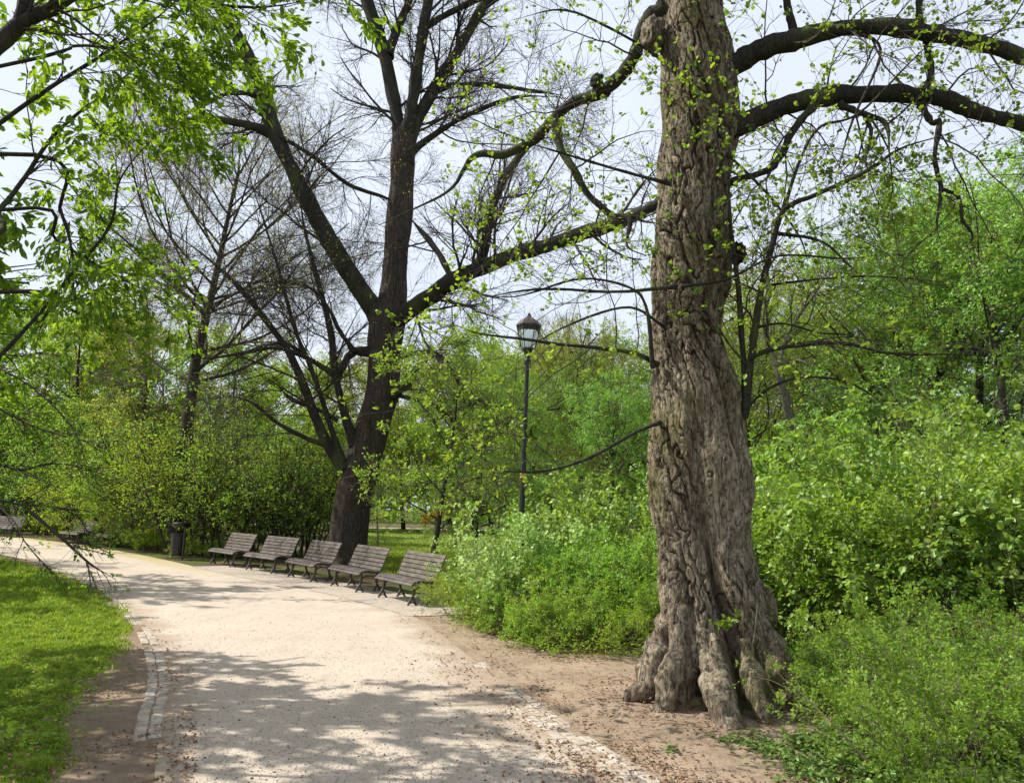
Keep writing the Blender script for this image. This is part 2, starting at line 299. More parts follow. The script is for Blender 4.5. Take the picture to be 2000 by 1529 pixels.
pt = scatter_px(330000, LAWN, (-260, 1070, 260, 1640), rng, 0, .1)
cl = np.array([mnoise.noise((x*1.6, y*1.6, 0)) for x, y in pt]); cl2 = np.array([mnoise.noise((x*5.5, y*5.5, 3)) for x, y in pt]); cl = cl+cl2*.9; kp = rng.uniform(-.95, .35, len(pt)) < cl+.12; pt = pt[kp]; cl2 = cl2[kp]
dist = pt[:, 1]
V, Fs, r = blades(0, pt, (.022+.0018*dist)*np.clip(1+cl2*1.5, .5, 2), .005+.0011*dist, rng); r = np.clip(r*.8+np.repeat(cl2, 5)*.6, 0, 1)
o = ob('grass', mk('grass', V, Fs, GRASS, r)); prop(o, 'short sunlit green grass on the lawn left of the path', 'grass', kind='stuff')
pt = scatter_px(45000, BACK, (640, 1030, 1300, 1150), rng)
V, Fs, r = blades(0, pt, .09, .04, rng)
o = ob('meadow_grass', mk('meadow_grass', V, Fs, GRASS, r)); prop(o, 'bright green grass of the open lawn behind the benches', 'grass', kind='stuff')
# loose stuff on path and dirt
def flats(pts, size, rng, mat, name, z=.012, tm=(L4, Q4), curl=.5):
    n = len(pts); p = np.c_[pts, np.full(n, z)+rng.uniform(0, .006, n)]; a = rng.uniform(0, 6.28, n); ad = np.stack([np.cos(a), np.sin(a), rng.normal(0, .2, n)], 1)
    V, Q, r = leaves(p, ad*3, size, rng, tm[0], tm[1], curl, 1, 0); V[:, 2] = np.maximum(V[:, 2], .008); return mk(name, V, Q, mat, r)
def smask(pts, f, th, seed=0): c = np.array([mnoise.noise((x*f+seed, y*f, seed)) for x, y in pts]); return pts[c > th]
pathpoly = [tuple(p) for p in np.vstack([lc[::12, :2], rc[::-12, :2]])]
pt = scatter_px(9000, None, (100, 1110, 1500, 1640), rng); s = inpoly(pt[:, 0], pt[:, 1], pathpoly); pt = pt[s < 0]
o = ob('path_debris', flats(pt[:2200], .015, rng, BITS, 'path_debris', .01)); prop(o, 'small dark bits of bark and grit strewn over the sandy path', 'debris', kind='stuff')
# rounded pebbles and clods
def blobs(pts, size, rng, mat, name, z=.0):
    ico = np.array([(0, 0, -.6), (.9, 0, -.1), (.25, .85, -.05), (-.75, .5, 0), (-.7, -.55, -.05), (.3, -.85, 0), (0, 0, .55)]); tri = np.array([(0, 2, 1), (0, 3, 2), (0, 4, 3), (0, 5, 4), (0, 1, 5), (6, 1, 2), (6, 2, 3), (6, 3, 4), (6, 4, 5), (6, 5, 1)])
    n = len(pts); s = size*rng.uniform(.4, 1.4, (n, 1, 1))*rng.uniform(.7, 1.3, (n, 1, 3)); a = rng.uniform(0, 6.28, n); ca, sa = np.cos(a)[:, None], np.sin(a)[:, None]
    v = ico[None]*s; V = np.stack([v[..., 0]*ca-v[..., 1]*sa, v[..., 0]*sa+v[..., 1]*ca, v[..., 2]], -1)+np.c_[pts, np.full(n, .008+z)][:, None]
    return mk(name, V.reshape(-1, 3), (tri[None]+(np.arange(n)*7)[:, None, None]).reshape(-1, 3), mat, np.repeat(rng.uniform(0, 1, n), 7))
pt = scatter_px(900, None, (60, 1200, 1500, 1640), rng); pt = pt[inpoly(pt[:, 0], pt[:, 1], LAWN) > .1]
o = ob('clods', blobs(pt, .010, rng, BITS, 'clods')); prop(o, 'dark little clods and twigs lying on path and bare soil', 'debris', kind='stuff')
pt = scatter_px(52000, None, (780, 1180, 1800, 1640), rng); s = inpoly(pt[:, 0], pt[:, 1], DR); sr = inpoly(pt[:, 0], pt[:, 1], [tuple(p) for p in np.vstack([rc[::10, :2], rc[::-10, :2]+.01])])
den = np.clip(1-np.abs(s)/.5, 0, 1)*.5+np.clip(1-np.abs(s+.1)/1.2, 0, 1)*.22
pt = pt[(rng.uniform(0, 1, len(pt)) < den*1.0)]; pt = smask(pt, 1.5, -.2, 3.3); dr = np.array([np.min(np.hypot(rc[:, 0]-x, rc[:, 1]-y)) for x, y in pt]); pt = pt[(dr > .16)|(rng.uniform(0, 1, len(pt)) < .25)]
o = ob('leaf_litter', flats(pt, .034, rng, DRY, 'leaf_litter')); prop(o, 'reddish brown dry leaf litter along the right edge of the path', 'leaf litter', kind='stuff')
pt = scatter_px(14000, None, (-50, 1100, 380, 1640), rng); s = inpoly(pt[:, 0], pt[:, 1], DL); pt = pt[(s < .3)]; pt = smask(pt, 1.1, 0, 9.3)
o = ob('dry_leaves', flats(pt[:2500], .032, rng, DRY, 'dry_leaves')); prop(o, 'dry brown leaf fragments on the shaded soil beside the lawn', 'leaf litter', kind='stuff')
pt = scatter_px(2600, LAWN, (-260, 1070, 260, 1640), rng)
o = ob('lawn_litter', flats(pt[:900], .04, rng, DRY, 'lawn_litter', .05)); prop(o, 'scattered dry leaves lying in the grass of the left lawn', 'leaf litter', kind='stuff')
PEB = MT('pebble'); PEB = PEB.pr(PEB.mix(PEB.attr('rnd'), (.20, .16, .12), (.58, .52, .44)), .9)
pt = scatter_px(30000, None, (60, 1190, 1500, 1640), rng); pt = pt[inpoly(pt[:, 0], pt[:, 1], pathpoly) < -.2]
o = ob('grit', blobs(pt, .0062, rng, PEB, 'grit')); prop(o, 'fine pale grit and tiny pebbles on the path surface', 'grit', kind='stuff')
# cobbled edging
STONE = MT('cobble'); v = STONE.vec(); STONE = STONE.pr(STONE.mix(STONE.ramp(STONE.noise(v, 4.5, 5, .7), .42, .56, 0, .85), STONE.mix(STONE.math('MULTIPLY', STONE.ramp(STONE.noise(v, 30, 5, .7), .3, .7), STONE.ramp(STONE.attr('rnd'), 0, 1, .3, 1)), (.52, .46, .385), (.33, .285, .23)), (.31, .245, .18)), .85, STONE.noise(v, 60, 4, .7), .01, .6, .2)
def cobbles(curve, rows, off0, rng, gapf, name, t0=0, t1=1, w=.095, l=.085):
    d = np.concatenate([[0], np.cumsum(np.linalg.norm(np.diff(curve, axis=0), axis=1))]); V = []; Q = []; Rn = []; k = 0
    for rI in range(rows):
        s = d[-1]*t0+rng.uniform(0, .1)
        while s < d[-1]*t1:
            ll = l*rng.uniform(.8, 1.25); c = np.array([np.interp(s, d, curve[:, i]) for i in range(2)]); c2 = np.array([np.interp(s+.2, d, curve[:, i]) for i in range(2)]); t = nrm(c2-c); nn = np.array([t[1], -t[0]])
            cc = c+nn*(off0+rI*(w+.01))+rng.normal(0, .004, 2); s += ll+.008
            if gapf(cc, rI, rng): continue
            h = .010+rng.normal(0, .0025); tw = rng.normal(0, .06); tt = nrm(t+nn*tw); n2_ = np.array([tt[1], -tt[0]])
            for z, sh in ((0, 1), (h-.005, .97), (h, .80)):
                for sx, sy in ((-1, -1), (1, -1), (1, 1), (-1, 1)): p = cc+tt*sx*ll/2*sh+n2_*sy*w/2*sh*rng.uniform(.94, 1.02); V.append((p[0], p[1], z+rng.normal(0, .0008)))
            for b in (0, 4):
                for i in range(4): Q.append((k+b+i, k+b+(i+1) % 4, k+b+4+(i+1) % 4, k+b+4+i))
            Q.append((k+8, k+9, k+10, k+11)); Rn += [rng.uniform()]*12; k += 12
    return mk(name, V, np.array(Q), STONE, Rn)
def gapL(c, r, rng): n = mnoise.noise((c[0]*1.2, c[1]*1.2, 5)); near = max(0, (7.3-c[1])*.45); return n > .22-near or c[1] > 21 or c[1] < 3
def gapR(c, r, rng): n = mnoise.noise((c[0]*1.1, c[1]*1.1, 2)); return n > (.75 if c[1] < 6.6 else .42 if c[1] < 7.4 else .0)-(r-1)**2*.12 or c[1] > 9.6 or c[1] < 3
o = ob('path_edging', cobbles(lc, 2, -.13, rng, gapL, 'path_edging')); prop(o, kind='structure')
o = ob('path_edging', cobbles(rc, 3, -.15, rng, gapR, 'path_edging_b')); prop(o, kind='structure')
m = MT('bench_paving'); v = m.vec(); vo = m.n('TexVoronoi', feature='DISTANCE_TO_EDGE'); vo.inputs['Scale'].default_value = 11; m.l(v, vo.inputs['Vector']); cr = m.ramp(vo.outputs['Distance'], 0, .1); nn_ = m.noise(v, 2.5, 5, .6)
c = m.mix(m.ramp(nn_, .35, .6), m.mix(cr, (.17, .14, .11), (.38, .34, .29)), (.40, .335, .26)); PAVE = m.pr(c, .9, cr, .01, .6, .2)
bi = np.where((rc[:, 1] > G(800, 1201)[1]-.3) & (rc[:, 1] < G(380, 1106)[1]))[0]
a = rc[bi]; tt = nrm(np.gradient(a, axis=0)); nn = np.stack([tt[:, 1], -tt[:, 0], 0*tt[:, 0]], 1)
wv = np.array([-.12, .4, .9, 1.35]); V = (a[:, None]+nn[:, None]*wv[None, :, None]); V[..., 2] = .011
ix = np.arange(len(a)*4).reshape(-1, 4); Q = np.stack([ix[:-1, :-1], ix[:-1, 1:], ix[1:, 1:], ix[1:, :-1]], -1).reshape(-1, 4)
o = ob('pavement', mk('pavement', V.reshape(-1, 3), Q, PAVE)); prop(o, kind='structure')
# ------------------------------------------------------------------ benches
m = MT('bench_wood'); v = m.vec((1, 12, 12)); n_ = m.noise(v, 5, 5, .7); oi = m.n('ObjectInfo'); n2_ = m.noise(m.vec((1.5, 3, 3)), 2.2, 4, .6); w_ = m.mix(m.ramp(n_, .3, .7), (.034, .027, .022), (.105, .083, .068)); w_ = m.mix(m.ramp(n2_, .45, .65, 0, .5), w_, (.18, .155, .13)); hs = m.n('HueSaturation'); m.l(w_, hs.inputs['Color']); m.l(m.ramp(oi.outputs['Random'], 0, 1, .7, 1.25), hs.inputs['Value']); WOOD = m.pr(hs.outputs[0], .7, n_, .004, .5, .3)
IRON = MT('cast_iron').pr((.055, .047, .045), .55, spec=.4)
def box_along(p0, p1, a, b, wa, wb):
    """bevelled bar from p0 to p1 with cross axes a,b"""
    p0, p1, a, b = map(np.array, (p0, p1, a, b)); k = .22; prof = [(-1, -1+k), (-1+k, -1), (1-k, -1), (1, -1+k), (1, 1-k), (1-k, 1), (-1+k, 1), (-1, 1-k)]
    V = [p+a*x*wa/2+b*y*wb/2 for p in (p0, p1) for x, y in prof]; Q = [(i, (i+1) % 8, 8+(i+1) % 8, 8+i) for i in range(8)]
    V += [p0, p1]; 
    for i in range(0, 8, 2): Q += [(16, (i+2) % 8, i+1, i), (17, 8+i, 8+i+1, 8+(i+2) % 8)]
    return np.array(V, float), np.array(Q)
SL = 1.78; HS = 1.43/2
seat_pts = [(.0, .385), (.055, .43), (.125, .45), (.20, .452), (.275, .445), (.35, .432), (.42, .425)]
back_pts = [(.485, .475), (.53, .555), (.565, .64), (.60, .725), (.635, .81), (.675, .885)]
def slats(pts):
    P = []
    for i, p in enumerate(pts):
        q0 = pts[max(i-1, 0)]; q1 = pts[min(i+1, len(pts)-1)]; t = np.array([0, q1[0]-q0[0], q1[1]-q0[1]]); t = t/np.linalg.norm(t); n = np.array([0, -t[2], t[1]])
        c = np.array([0, p[0], p[1]]); P.append(box_along(c-[SL/2, 0, 0], c+[SL/2, 0, 0], t, n, .064 if pts is seat_pts else .074, .026))
    return join(P)
def barpath(pts, x, wx, wt):
    P = crv([(x, p[0], p[1]) for p in pts], 14); T = nrm(np.gradient(P, axis=0)); N = np.stack([0*T[:, 0], -T[:, 2], T[:, 1]], 1); X = np.array([1., 0, 0])
    w = np.linspace(wt[0], wt[1], 14)[:, None]/2 if isinstance(wt, tuple) else wt/2
    V = np.stack([P-X*wx/2-N*w, P+X*wx/2-N*w, P+X*wx/2+N*w, P-X*wx/2+N*w], 1); K = 14; ix = np.arange(K*4).reshape(K, 4); j = np.roll(ix, -1, 1)
    Q = np.concatenate([np.stack([ix[:-1], j[:-1], j[1:], ix[1:]], -1).reshape(-1, 4), ix[[0, -1]]]); return V.reshape(-1, 3), Q
seatM = mk('seat', *slats(seat_pts), WOOD); backM = mk('backrest', *slats(back_pts), WOOD)
fr = [(p[0]-.0, p[1]-.032) for p in seat_pts]+[(p[0]+.03, p[1]-.012) for p in back_pts]+[(.72, .90), (.735, .87)]
def leg_m(side, y, d):
    x = side*HS; P = [barpath([(y-.01*d, .42), (y+.035*d, .33), (y+.03*d, .22), (y-.005*d, .13)], x, .045, (.05, .036)),
       barpath([(y-.005*d, .15), (y-.05, .07), (y-.085, .0)], x, .042, (.034, .028)), barpath([(y-.005*d, .15), (y+.045, .07), (y+.085, .0)], x, .042, (.034, .028)), barpath([(y-.07, .03), (y, .05), (y+.07, .03)], x, .03, .018)]
    return mk('leg', *join(P), IRON)
legs = [leg_m(s, y, d) for s in (-1, 1) for y, d in ((.09, 1), (.50, -1))]
frames = []
for s in (-1, 1):
    frames.append(mk('side_frame', *join([barpath(fr, s*HS, .05, .03), barpath([(.10, .26), (.2, .325), (.3, .34), (.4, .325), (.50, .25)], s*HS, .035, .026)]), IRON))
def bench(pl, pr_, label, group='park benches beside the path', gz=True):
    a, b = G(*pl), G(*pr_); c = (a+b)/2; u = nrm((b-a)[:2]); ang = math.atan2(u[1], u[0]); t = thing('park_bench', label, 'bench', (c[0], c[1], .011), ang, 1.0, group)
    ob('seat', seatM, t); ob('backrest', backM, t)
    for l in legs: ob('leg', l, t)
    for f_ in frames: ob('side_frame', f_, t)
    return t
BL = ['first bench of the near row, farthest left, next to the black litter bin', 'second bench from the left in the near row, slatted and weathered', 'middle bench of the near row, just in front of the leaning tree', 'fourth bench of the near row, right of the thick brown trunk base', 'nearest bench of the row, its right end touching the green hedge']
for (p, q), lb in zip([((406, 1101), (452, 1109)), ((479, 1113), (529, 1121)), ((558, 1127), (609, 1138.5)), ((642, 1144), (698, 1158.5)), ((734, 1166), (801, 1185))], BL): bench(p, q, lb)
for p, q, lb in (((-26, 1047), (14, 1049), 'distant bench at the left edge of the photo beside the curving path'), ((104, 1058), (160, 1064), 'distant bench behind the drooping twigs, left one of two'), ((172, 1063), (216, 1071), 'distant bench behind the drooping twigs, nearer to the litter bin')): bench(p, q, lb)
# ------------------------------------------------------------------ litter bin
def lathe(prof, n=20, c=(0, 0), open_=False):
    V = []; K = len(prof)
    for r_, z in prof:
        for i in range(n): a = 2*math.pi*i/n; V.append((c[0]+r_*math.cos(a), c[1]+r_*math.sin(a), z))
    ix = np.arange(K*n).reshape(K, n); j = np.roll(ix, -1, 1); return np.array(V), np.stack([ix[:-1], j[:-1], j[1:], ix[1:]], -1).reshape(-1, 4)
BLK = MT('black_plastic'); BLK = BLK.pr(BLK.mix(BLK.ramp(BLK.noise(BLK.vec(), 8, 4), .5, .7), (.010, .010, .011), (.03, .03, .032)), .45, spec=.5)
g = G(352, 1093); t = thing('litter_bin', 'black litter bin with a dark bowl hood on a post by the hedge', 'litter bin', (g[0], g[1], 0), R(-20))
ob('bin_body', mk('bin_body', *lathe([(.001, .13), (.19, .13), (.205, .16), (.225, .78), (.24, .80), (.235, .83), (.205, .83), (.19, .30), (.001, .28)], 24, (-.14, 0)), BLK, smooth=False), t)
ob('hood', mk('hood', *lathe([(.001, .945), (.1, .955), (.2, 1.0), (.26, 1.075), (.28, 1.15), (.27, 1.165), (.001, 1.19)], 24, (-.08, 0)), BLK, smooth=False), t)
ob('post', mk('post', *lathe([(.034, 0), (.034, 1.2), (.001, 1.22)], 12, (.12, -.05)), IRON), t)
V1 = lathe([(.018, .80), (.018, .97)], 8, (-.24, 0)); ob('bracket', mk('bracket', *join([V1, box_along((-.1, -.02, .72), (.12, -.05, .72), (0, 1, 0), (0, 0, 1), .03, .04), box_along((-.1, -.02, .3), (.12, -.05, .3), (0, 1, 0), (0, 0, 1), .03, .04)]), IRON), t)
# ------------------------------------------------------------------ street lamp
LY = 13.0; lb_ = W(1017, 1060, LY); lt = W(1034, 682, LY); ax = nrm(lt-np.array([lb_[0], LY, 0])); zt = lt[2]
lamp = thing('street_lamp', 'tall thin black park lamp with a glass lantern behind the bushes', 'street lamp', (G(1017, 1190)[0]*0+lb_[0]-(lb_[2])*ax[0]/ax[2], LY, 0))
lamp.rotation_euler = (0, math.asin(ax[0])*.9, 0); LHt = zt
ob('pole', mk('pole', *lathe([(.085, 0), (.085, .35), (.06, .42), (.052, 1.0), (.048, 2.6), (.04, 2.62), (.036, LHt-.28), (.06, LHt-.26), (.06, LHt-.2), (.04, LHt-.15), (.07, LHt-.05), (.09, LHt)], 14), MT('lamp_black').pr((.02, .024, .02), .5), smooth=False), lamp)
ob('sticker', mk('sticker', *lathe([(.049, 2.36), (.0515, 2.361), (.0505, 2.459), (.047, 2.46)], 14), MT('yellow').pr((.5, .36, .05), .6)), lamp)
gm = MT('lantern_glass'); p = gm.n('BsdfPrincipled'); p.inputs['Base Color'].default_value = (.6, .66, .6, 1); p.inputs['Roughness'].default_value = .25; p.inputs['Transmission Weight'].default_value = .95; p.inputs['IOR'].default_value = 1.1; gm.l(p.outputs[0], gm.out.inputs[0])
ln = ob('lantern_glass', mk('lantern_glass', *lathe([(.11, LHt), (.20, LHt+.40)], 6), gm.m), lamp)
cage = []
for i in range(6):
    a = i*math.pi/3; cage.append(tubes([[(.115*math.cos(a), .115*math.sin(a), LHt), (.205*math.cos(a), .205*math.sin(a), LHt+.40)]], [[.009, .009]], 6))
cage.append(lathe([(.21, LHt+.395), (.225, LHt+.42), (.17, LHt+.49), (.085, LHt+.55), (.035, LHt+.58), (.025, LHt+.63), (.001, LHt+.65)], 6)); cage.append(lathe([(.001, LHt-.01), (.12, LHt-.01), (.125, LHt+.015), (.001, LHt+.02)], 6))
ob('lantern_frame', mk('lantern_frame', *join(cage), IRON), lamp)
# ------------------------------------------------------------------ playground slide far off
g = W(843, 1016, 76); t = thing('playground_slide', 'small orange playground slide seen far off beyond the lawn', 'slide', (g[0], 76, 0), R(8))
OR = MT('orange').pr((.8, .33, .03), .5); CR = MT('cream').pr((.75, .6, .45), .6)
ob('side_panel', mk('side_panel', *join([box_along((-.9, 0, .9), (1.1, 0, 1.5), (0, 1, 0), (0, 0, 1), .12, .9), box_along((1.0, 0, 1.5), (1.9, 0, 1.5), (0, 1, 0), (0, 0, 1), .9, .9)]), OR), t)
ob('chute', mk('chute', *box_along((-3.9, 0, 2.0), (-1.7, 0, .5), (0, 1, 0), (.55, 0, .83), .6, .14), CR), t)
for x_ in (-.6, .4, 1.2, 1.9): ob('post', mk('post', *box_along((x_, .3, 0), (x_, .3, 2.2), (1, 0, 0), (0, 1, 0), .14, .14), BARK_T), t)
# ------------------------------------------------------------------ trees: trunk builders
def fbm(P, sc, octv=3): return np.array([mnoise.fractal(Vector(p), 1.0, 2.0, octv) for p in (P*np.array(sc))])
def trunk(rows, Yd, seg, nr, disp, depthf=1.0, base=None):
    """rows: (py, left px, right px); returns verts, quads"""
    rows = sorted(rows, reverse=True); C = []; Rd = []
    for py, l, r_ in rows: a = W(l, py, Yd); b = W(r_, py, Yd); C.append((a+b)/2); Rd.append(np.linalg.norm(b-a)/2)
    C = crv(C, nr); Rd = np.interp(np.linspace(0, len(rows)-1, nr), np.arange(len(rows)), Rd); Rd = np.convolve(np.pad(Rd, 2, 'edge'), [.1, .2, .4, .2, .1], 'valid')
    th = np.linspace(0, 2*math.pi, seg, endpoint=False); TH, Z = np.meshgrid(th, C[:, 2]); Rr = Rd[:, None]*np.ones_like(TH)
    Rr = disp(Rr, TH, Z, C)
    V = np.stack([C[:, 0][:, None]+Rr*np.cos(TH), C[:, 1][:, None]+Rr*np.sin(TH)*depthf, C[:, 2][:, None]+0*TH], -1)
    ix = np.arange(nr*seg).reshape(nr, seg); j = np.roll(ix, -1, 1); return V.reshape(-1, 3), np.stack([ix[:-1], j[:-1], j[1:], ix[1:]], -1).reshape(-1, 4)
def limb(pts, r0, r1, Y0, Y1, n=None, rough=.0, sides=9, rng=rng, yc=None):
    """pts in pixels, radii in pixels; depth runs from Y0 to Y1"""
    k = len(pts); P = [W(p[0], p[1], p[2] if len(p) > 2 else Y0+(Y1-Y0)*i/(k-1)) for i, p in enumerate(pts)]; n = n or 5*k
    P = crv(P, n); t = np.linspace(0, 1, n); Yr = P[:, 1]; Rr = (r0*(1-t)+r1*t)/F*Yr*np.where(abs(r1) < 6, np.clip((1-t)/.3, .25, 1), 1)
    Rr = Rr*(1+rng.normal(0, rough, n)); P = P+rng.normal(0, 1, P.shape)*Rr[:, None]*rough*1.2; return P, Rr
def rs(P, Rr, K): t = np.linspace(0, len(P)-1, K); i = np.arange(len(P)); return np.stack([np.interp(t, i, P[:, c]) for c in range(3)], 1), np.interp(t, i, Rr)
def limbs_to(t, L, mat, K=16, name='limb', sides=10):
    A = []; B_ = []
    for P, Rr in L:
        ob(name, mk(name, *tubes([P], [Rr], sides), mat, smooth=True), t); a, b = rs(P, Rr, K); A.append(a); B_.append(b)
    return np.array(A), np.array(B_)
def twigmesh(name, lv, mat):
    return mk(name, *join([tubes(P, Rr, s) for P, Rr, s in lv]), mat)
# ------------------------------------------------------------------ old tree with the twisted trunk
OY = 7.9
rows = [(1440, 1225, 1600), (1400, 1235, 1592), (1370, 1248, 1575), (1340, 1258, 1556), (1300, 1268, 1535), (1250, 1277, 1512), (1200, 1280, 1495), (1150, 1280, 1480), (1100, 1284, 1470), (1050, 1288, 1462), (1000, 1281, 1460), (950, 1275, 1462), (900, 1272, 1458), (860, 1276, 1447), (800, 1281, 1446), (750, 1276, 1443), (700, 1270, 1427), (650, 1266, 1417), (600, 1265, 1421), (560, 1266, 1437), (500, 1268, 1436), (450, 1272, 1428), (380, 1287, 1425), (300, 1286, 1438), (250, 1288, 1448), (200, 1287, 1442), (100, 1288, 1432), (60, 1286, 1420), (0, 1290, 1412), (-60, 1290, 1410), (-200, 1300, 1400), (-500, 1320, 1390)]
def disp_old(Rr, TH, Z, C):
    lo = np.clip(1-Z/2.6, 0, 1); sw = lambda a: np.angle(np.exp(1j*a)); gs = lambda a, w: np.exp(-(sw(a)/w)**2); st = lambda a, b, x: np.clip((x-a)/(b-a), 0, 1)
    Rr = Rr*(.945-.075*st(2.6, 1.4, Z)+.055*st(.7, .1, Z)-.085*np.exp(-((Z-3.7)/.75)**2))
    tw = TH+Z*.62+.45*np.sin(Z*1.25+.4); k = (np.abs(np.sin(tw*1.5+.7))**.7-.6)*.30*(.40+.8*st(4.2, 2.6, Z))*st(-.3, .8, Z)+.05*st(4, 3, Z)+np.cos(tw*5+Z*.9)*.035*(1+1.5*lo)+np.cos(TH*7+.6+Z*.3)*.03*lo
    g = -gs(TH+.92-.30*np.sin(Z*1.05+.3), .13)*.42*st(1.9, 2.5, Z)*st(5.4, 4.4, Z)
    g = g-gs(TH+.55-.18*np.sin(Z*2+.5), .10)*.16*st(.9, 1.6, Z)*st(3.4, 2.6, Z)
    g = g-gs(TH+1.62-.22*np.sin(Z*1.9+.6), .11)*.34*st(1.95, 1.3, Z)-gs(TH+2.25-.14*np.sin(Z*2.6), .09)*.17*st(1.5, .8, Z)-gs(TH+1.05+.10*np.sin(Z*3), .08)*.16*st(1.2, .6, Z)
    g = g+gs(TH+1.32-.2*np.sin(Z*1.9+.6), .13)*.09*st(2.0, 1.4, Z)+gs(TH+2.0-.25*(Z-2.8), .25)*.09*np.exp(-((Z-2.9)/.6)**2)
    lip = np.clip(1-np.abs(Z-1.72-.55*(sw(TH+1.0)))/.16, 0, 1)*gs(TH+.95, .38)*.19-np.clip(1-np.abs(Z-1.50-.55*(sw(TH+1.0)))/.17, 0, 1)*gs(TH+.95, .34)*.12
    P = np.stack([np.cos(TH)*Rr, np.sin(TH)*Rr, Z], -1).reshape(-1, 3)
    NZ = mnoise.noise; a = np.array([NZ((x*3.2, y*3.2, z*1.3)) for x, y, z in P]).reshape(TH.shape)
    tx = P[:, 0]*np.cos(P[:, 2]*.5)-P[:, 1]*np.sin(P[:, 2]*.5); ty = P[:, 0]*np.sin(P[:, 2]*.5)+P[:, 1]*np.cos(P[:, 2]*.5); wz = P[:, 2]
    wob = np.array([NZ((x*9, y*9, z*7)) for x, y, z in P])*.05
    b = np.array([NZ((x*11, y*11, z*1.7)) for x, y, z in zip(tx+wob, ty-wob, wz+wob)]).reshape(TH.shape); d2 = np.array([NZ((x*24+7, y*24, z*6)) for x, y, z in zip(tx+wob, ty+wob, wz+wob)]).reshape(TH.shape); c = np.array([NZ((x*50, y*50, z*22)) for x, y, z in zip(tx, ty, wz)]).reshape(TH.shape)
    smooth = st(-.15, .25, np.array([NZ((x*1.3+3, y*1.3, z*.9)) for x, y, z in P]).reshape(TH.shape)-.35*st(2.2, 3.4, Z)+.1)
    up_k = 1-.75*smooth; crack = -np.exp(-(b/.06)**2)*.042-np.exp(-(d2/.07)**2)*.018
    global CRK; CRK = np.clip(np.exp(-(b/.07)**2)*up_k+.6*np.exp(-(d2/.07)**2)*up_k, 0, 1).ravel()
    Rr = Rr*(1+k+g+lip+a*.09)+crack*up_k+c*.006*up_k
    root = np.clip(1-Z/.6, 0, 1)**1.6*(.15*np.cos(TH*6+1)+.09*np.cos(TH*9+2)); Rr = Rr*(1+root)
    dth = np.angle(np.exp(1j*(TH+2.05))); cav = np.exp(-((dth/.15)**4))*np.clip((.44-Z-np.abs(dth)*.8)/.1, 0, 1); Rr = Rr*(1-.62*cav)
    return Rr
old = thing('old_tree', 'huge old tree with twisted grey brown fissured trunk right of the path', 'tree', (W(1390, 1370, OY)[0], OY, 0))
def rel(o_, V): return V-np.array(o_.location)
V, Q = trunk(rows, OY, 330, 860, disp_old, .92)
ob('trunk', mk('trunk', rel(old, V), Q, BARK_OLD, smooth=True, attrs={'crack_mask': CRK}), old)
def blob(name, c, r, mat, parent, seed=0, n=28, amp=.18, fr=2.5):
    V = []; 
    for i in range(n+1):
        ph = math.pi*i/n
        for j in range(2*n):
            th = math.pi*j/n; d = np.array([math.sin(ph)*math.cos(th), math.sin(ph)*math.sin(th), math.cos(ph)]); k = 1+amp*mnoise.noise(Vector(d*fr+seed))+amp*.4*mnoise.noise(Vector(d*fr*4+seed)); V.append(np.array(c)+d*k*np.array(r))
    ix = np.arange((n+1)*2*n).reshape(n+1, 2*n); j = np.roll(ix, -1, 1); Q = np.stack([ix[:-1], ix[1:], j[1:], j[:-1]], -1).reshape(-1, 4); V = np.array(V)
    return ob(name, mk(name, rel(parent, V), Q, mat, smooth=True), parent)
BARK_R = bark_mat('bark_root', (.25, .195, .13), (.05, .038, .025), (.14, .13, .045), 12, .5, .02, (.42, .55))
def gpt(px, py, z): p = G(px, py); return np.array([p[0], p[1], z])
def rootpipe(pts, rad, Y0, Y1, seed, sides=36, n=70):
    P, _ = limb(pts, 5, 5, Y0, Y1, n, 0); Rr = np.interp(np.linspace(0, 1, n), np.linspace(0, 1, len(rad)), rad)/F*P[:, 1]
    V, Q = tubes([P], [Rr], sides); V = V.reshape(n, sides, 3); N_ = nrm(V-P[:, None]); d = np.array([mnoise.noise((x*6+seed, y*6, z*6)) for x, y, z in V.reshape(-1, 3)]).reshape(n, sides, 1); e = np.array([mnoise.noise((x*24+seed, y*24, z*14)) for x, y, z in V.reshape(-1, 3)]).reshape(n, sides, 1)
    V = V+N_*(d*.06+e*.02); ob('root', mk('root', rel(old, V.reshape(-1, 3)), Q, BARK_OLD, smooth=True), old)
rootpipe([(1306, 1150), (1298, 1220), (1282, 1280), (1262, 1325), (1236, 1360), (1190, 1400)], [6, 20, 27, 24, 16, 5], 7.8, 7.6, 1)
rootpipe([(1328, 1220), (1318, 1290), (1306, 1345), (1285, 1395), (1265, 1440)], [8, 20, 23, 15, 5], 7.45, 7.2, 2)
rootpipe([(1392, 1240), (1398, 1310), (1406, 1360), (1424, 1410), (1440, 1500)], [8, 26, 32, 25, 6], 7.45, 6.7, 3)
rootpipe([(1468, 1180), (1492, 1250), (1522, 1315), (1560, 1370), (1620, 1440)], [10, 28, 32, 22, 6], 7.7, 7.3, 4)
rootpipe([(1452, 1250), (1466, 1320), (1486, 1380), (1510, 1460)], [8, 22, 18, 5], 7.35, 6.9, 6)
blob('root', gpt(1362, 1394, -.02), (.17, .17, .17), BARK_R, old, 8, amp=.1)
p = W(1488, 1195, OY+.1); blob('burl', p, (.13, .2, .26), BARK_R, old, 2, amp=.3, fr=3)
p = W(1438, 495, OY); blob('burl', p, (.1, .12, .11), BARK_L, old, 4, amp=.5)
p = W(1275, 70, OY-.1); blob('burl', p, (.12, .14, .2), BARK_OLD, old, 6, amp=.4)
p = W(1166, 160, 8.1); blob('burl', p, (.07, .07, .09), BARK_L, old, 6, amp=.4)
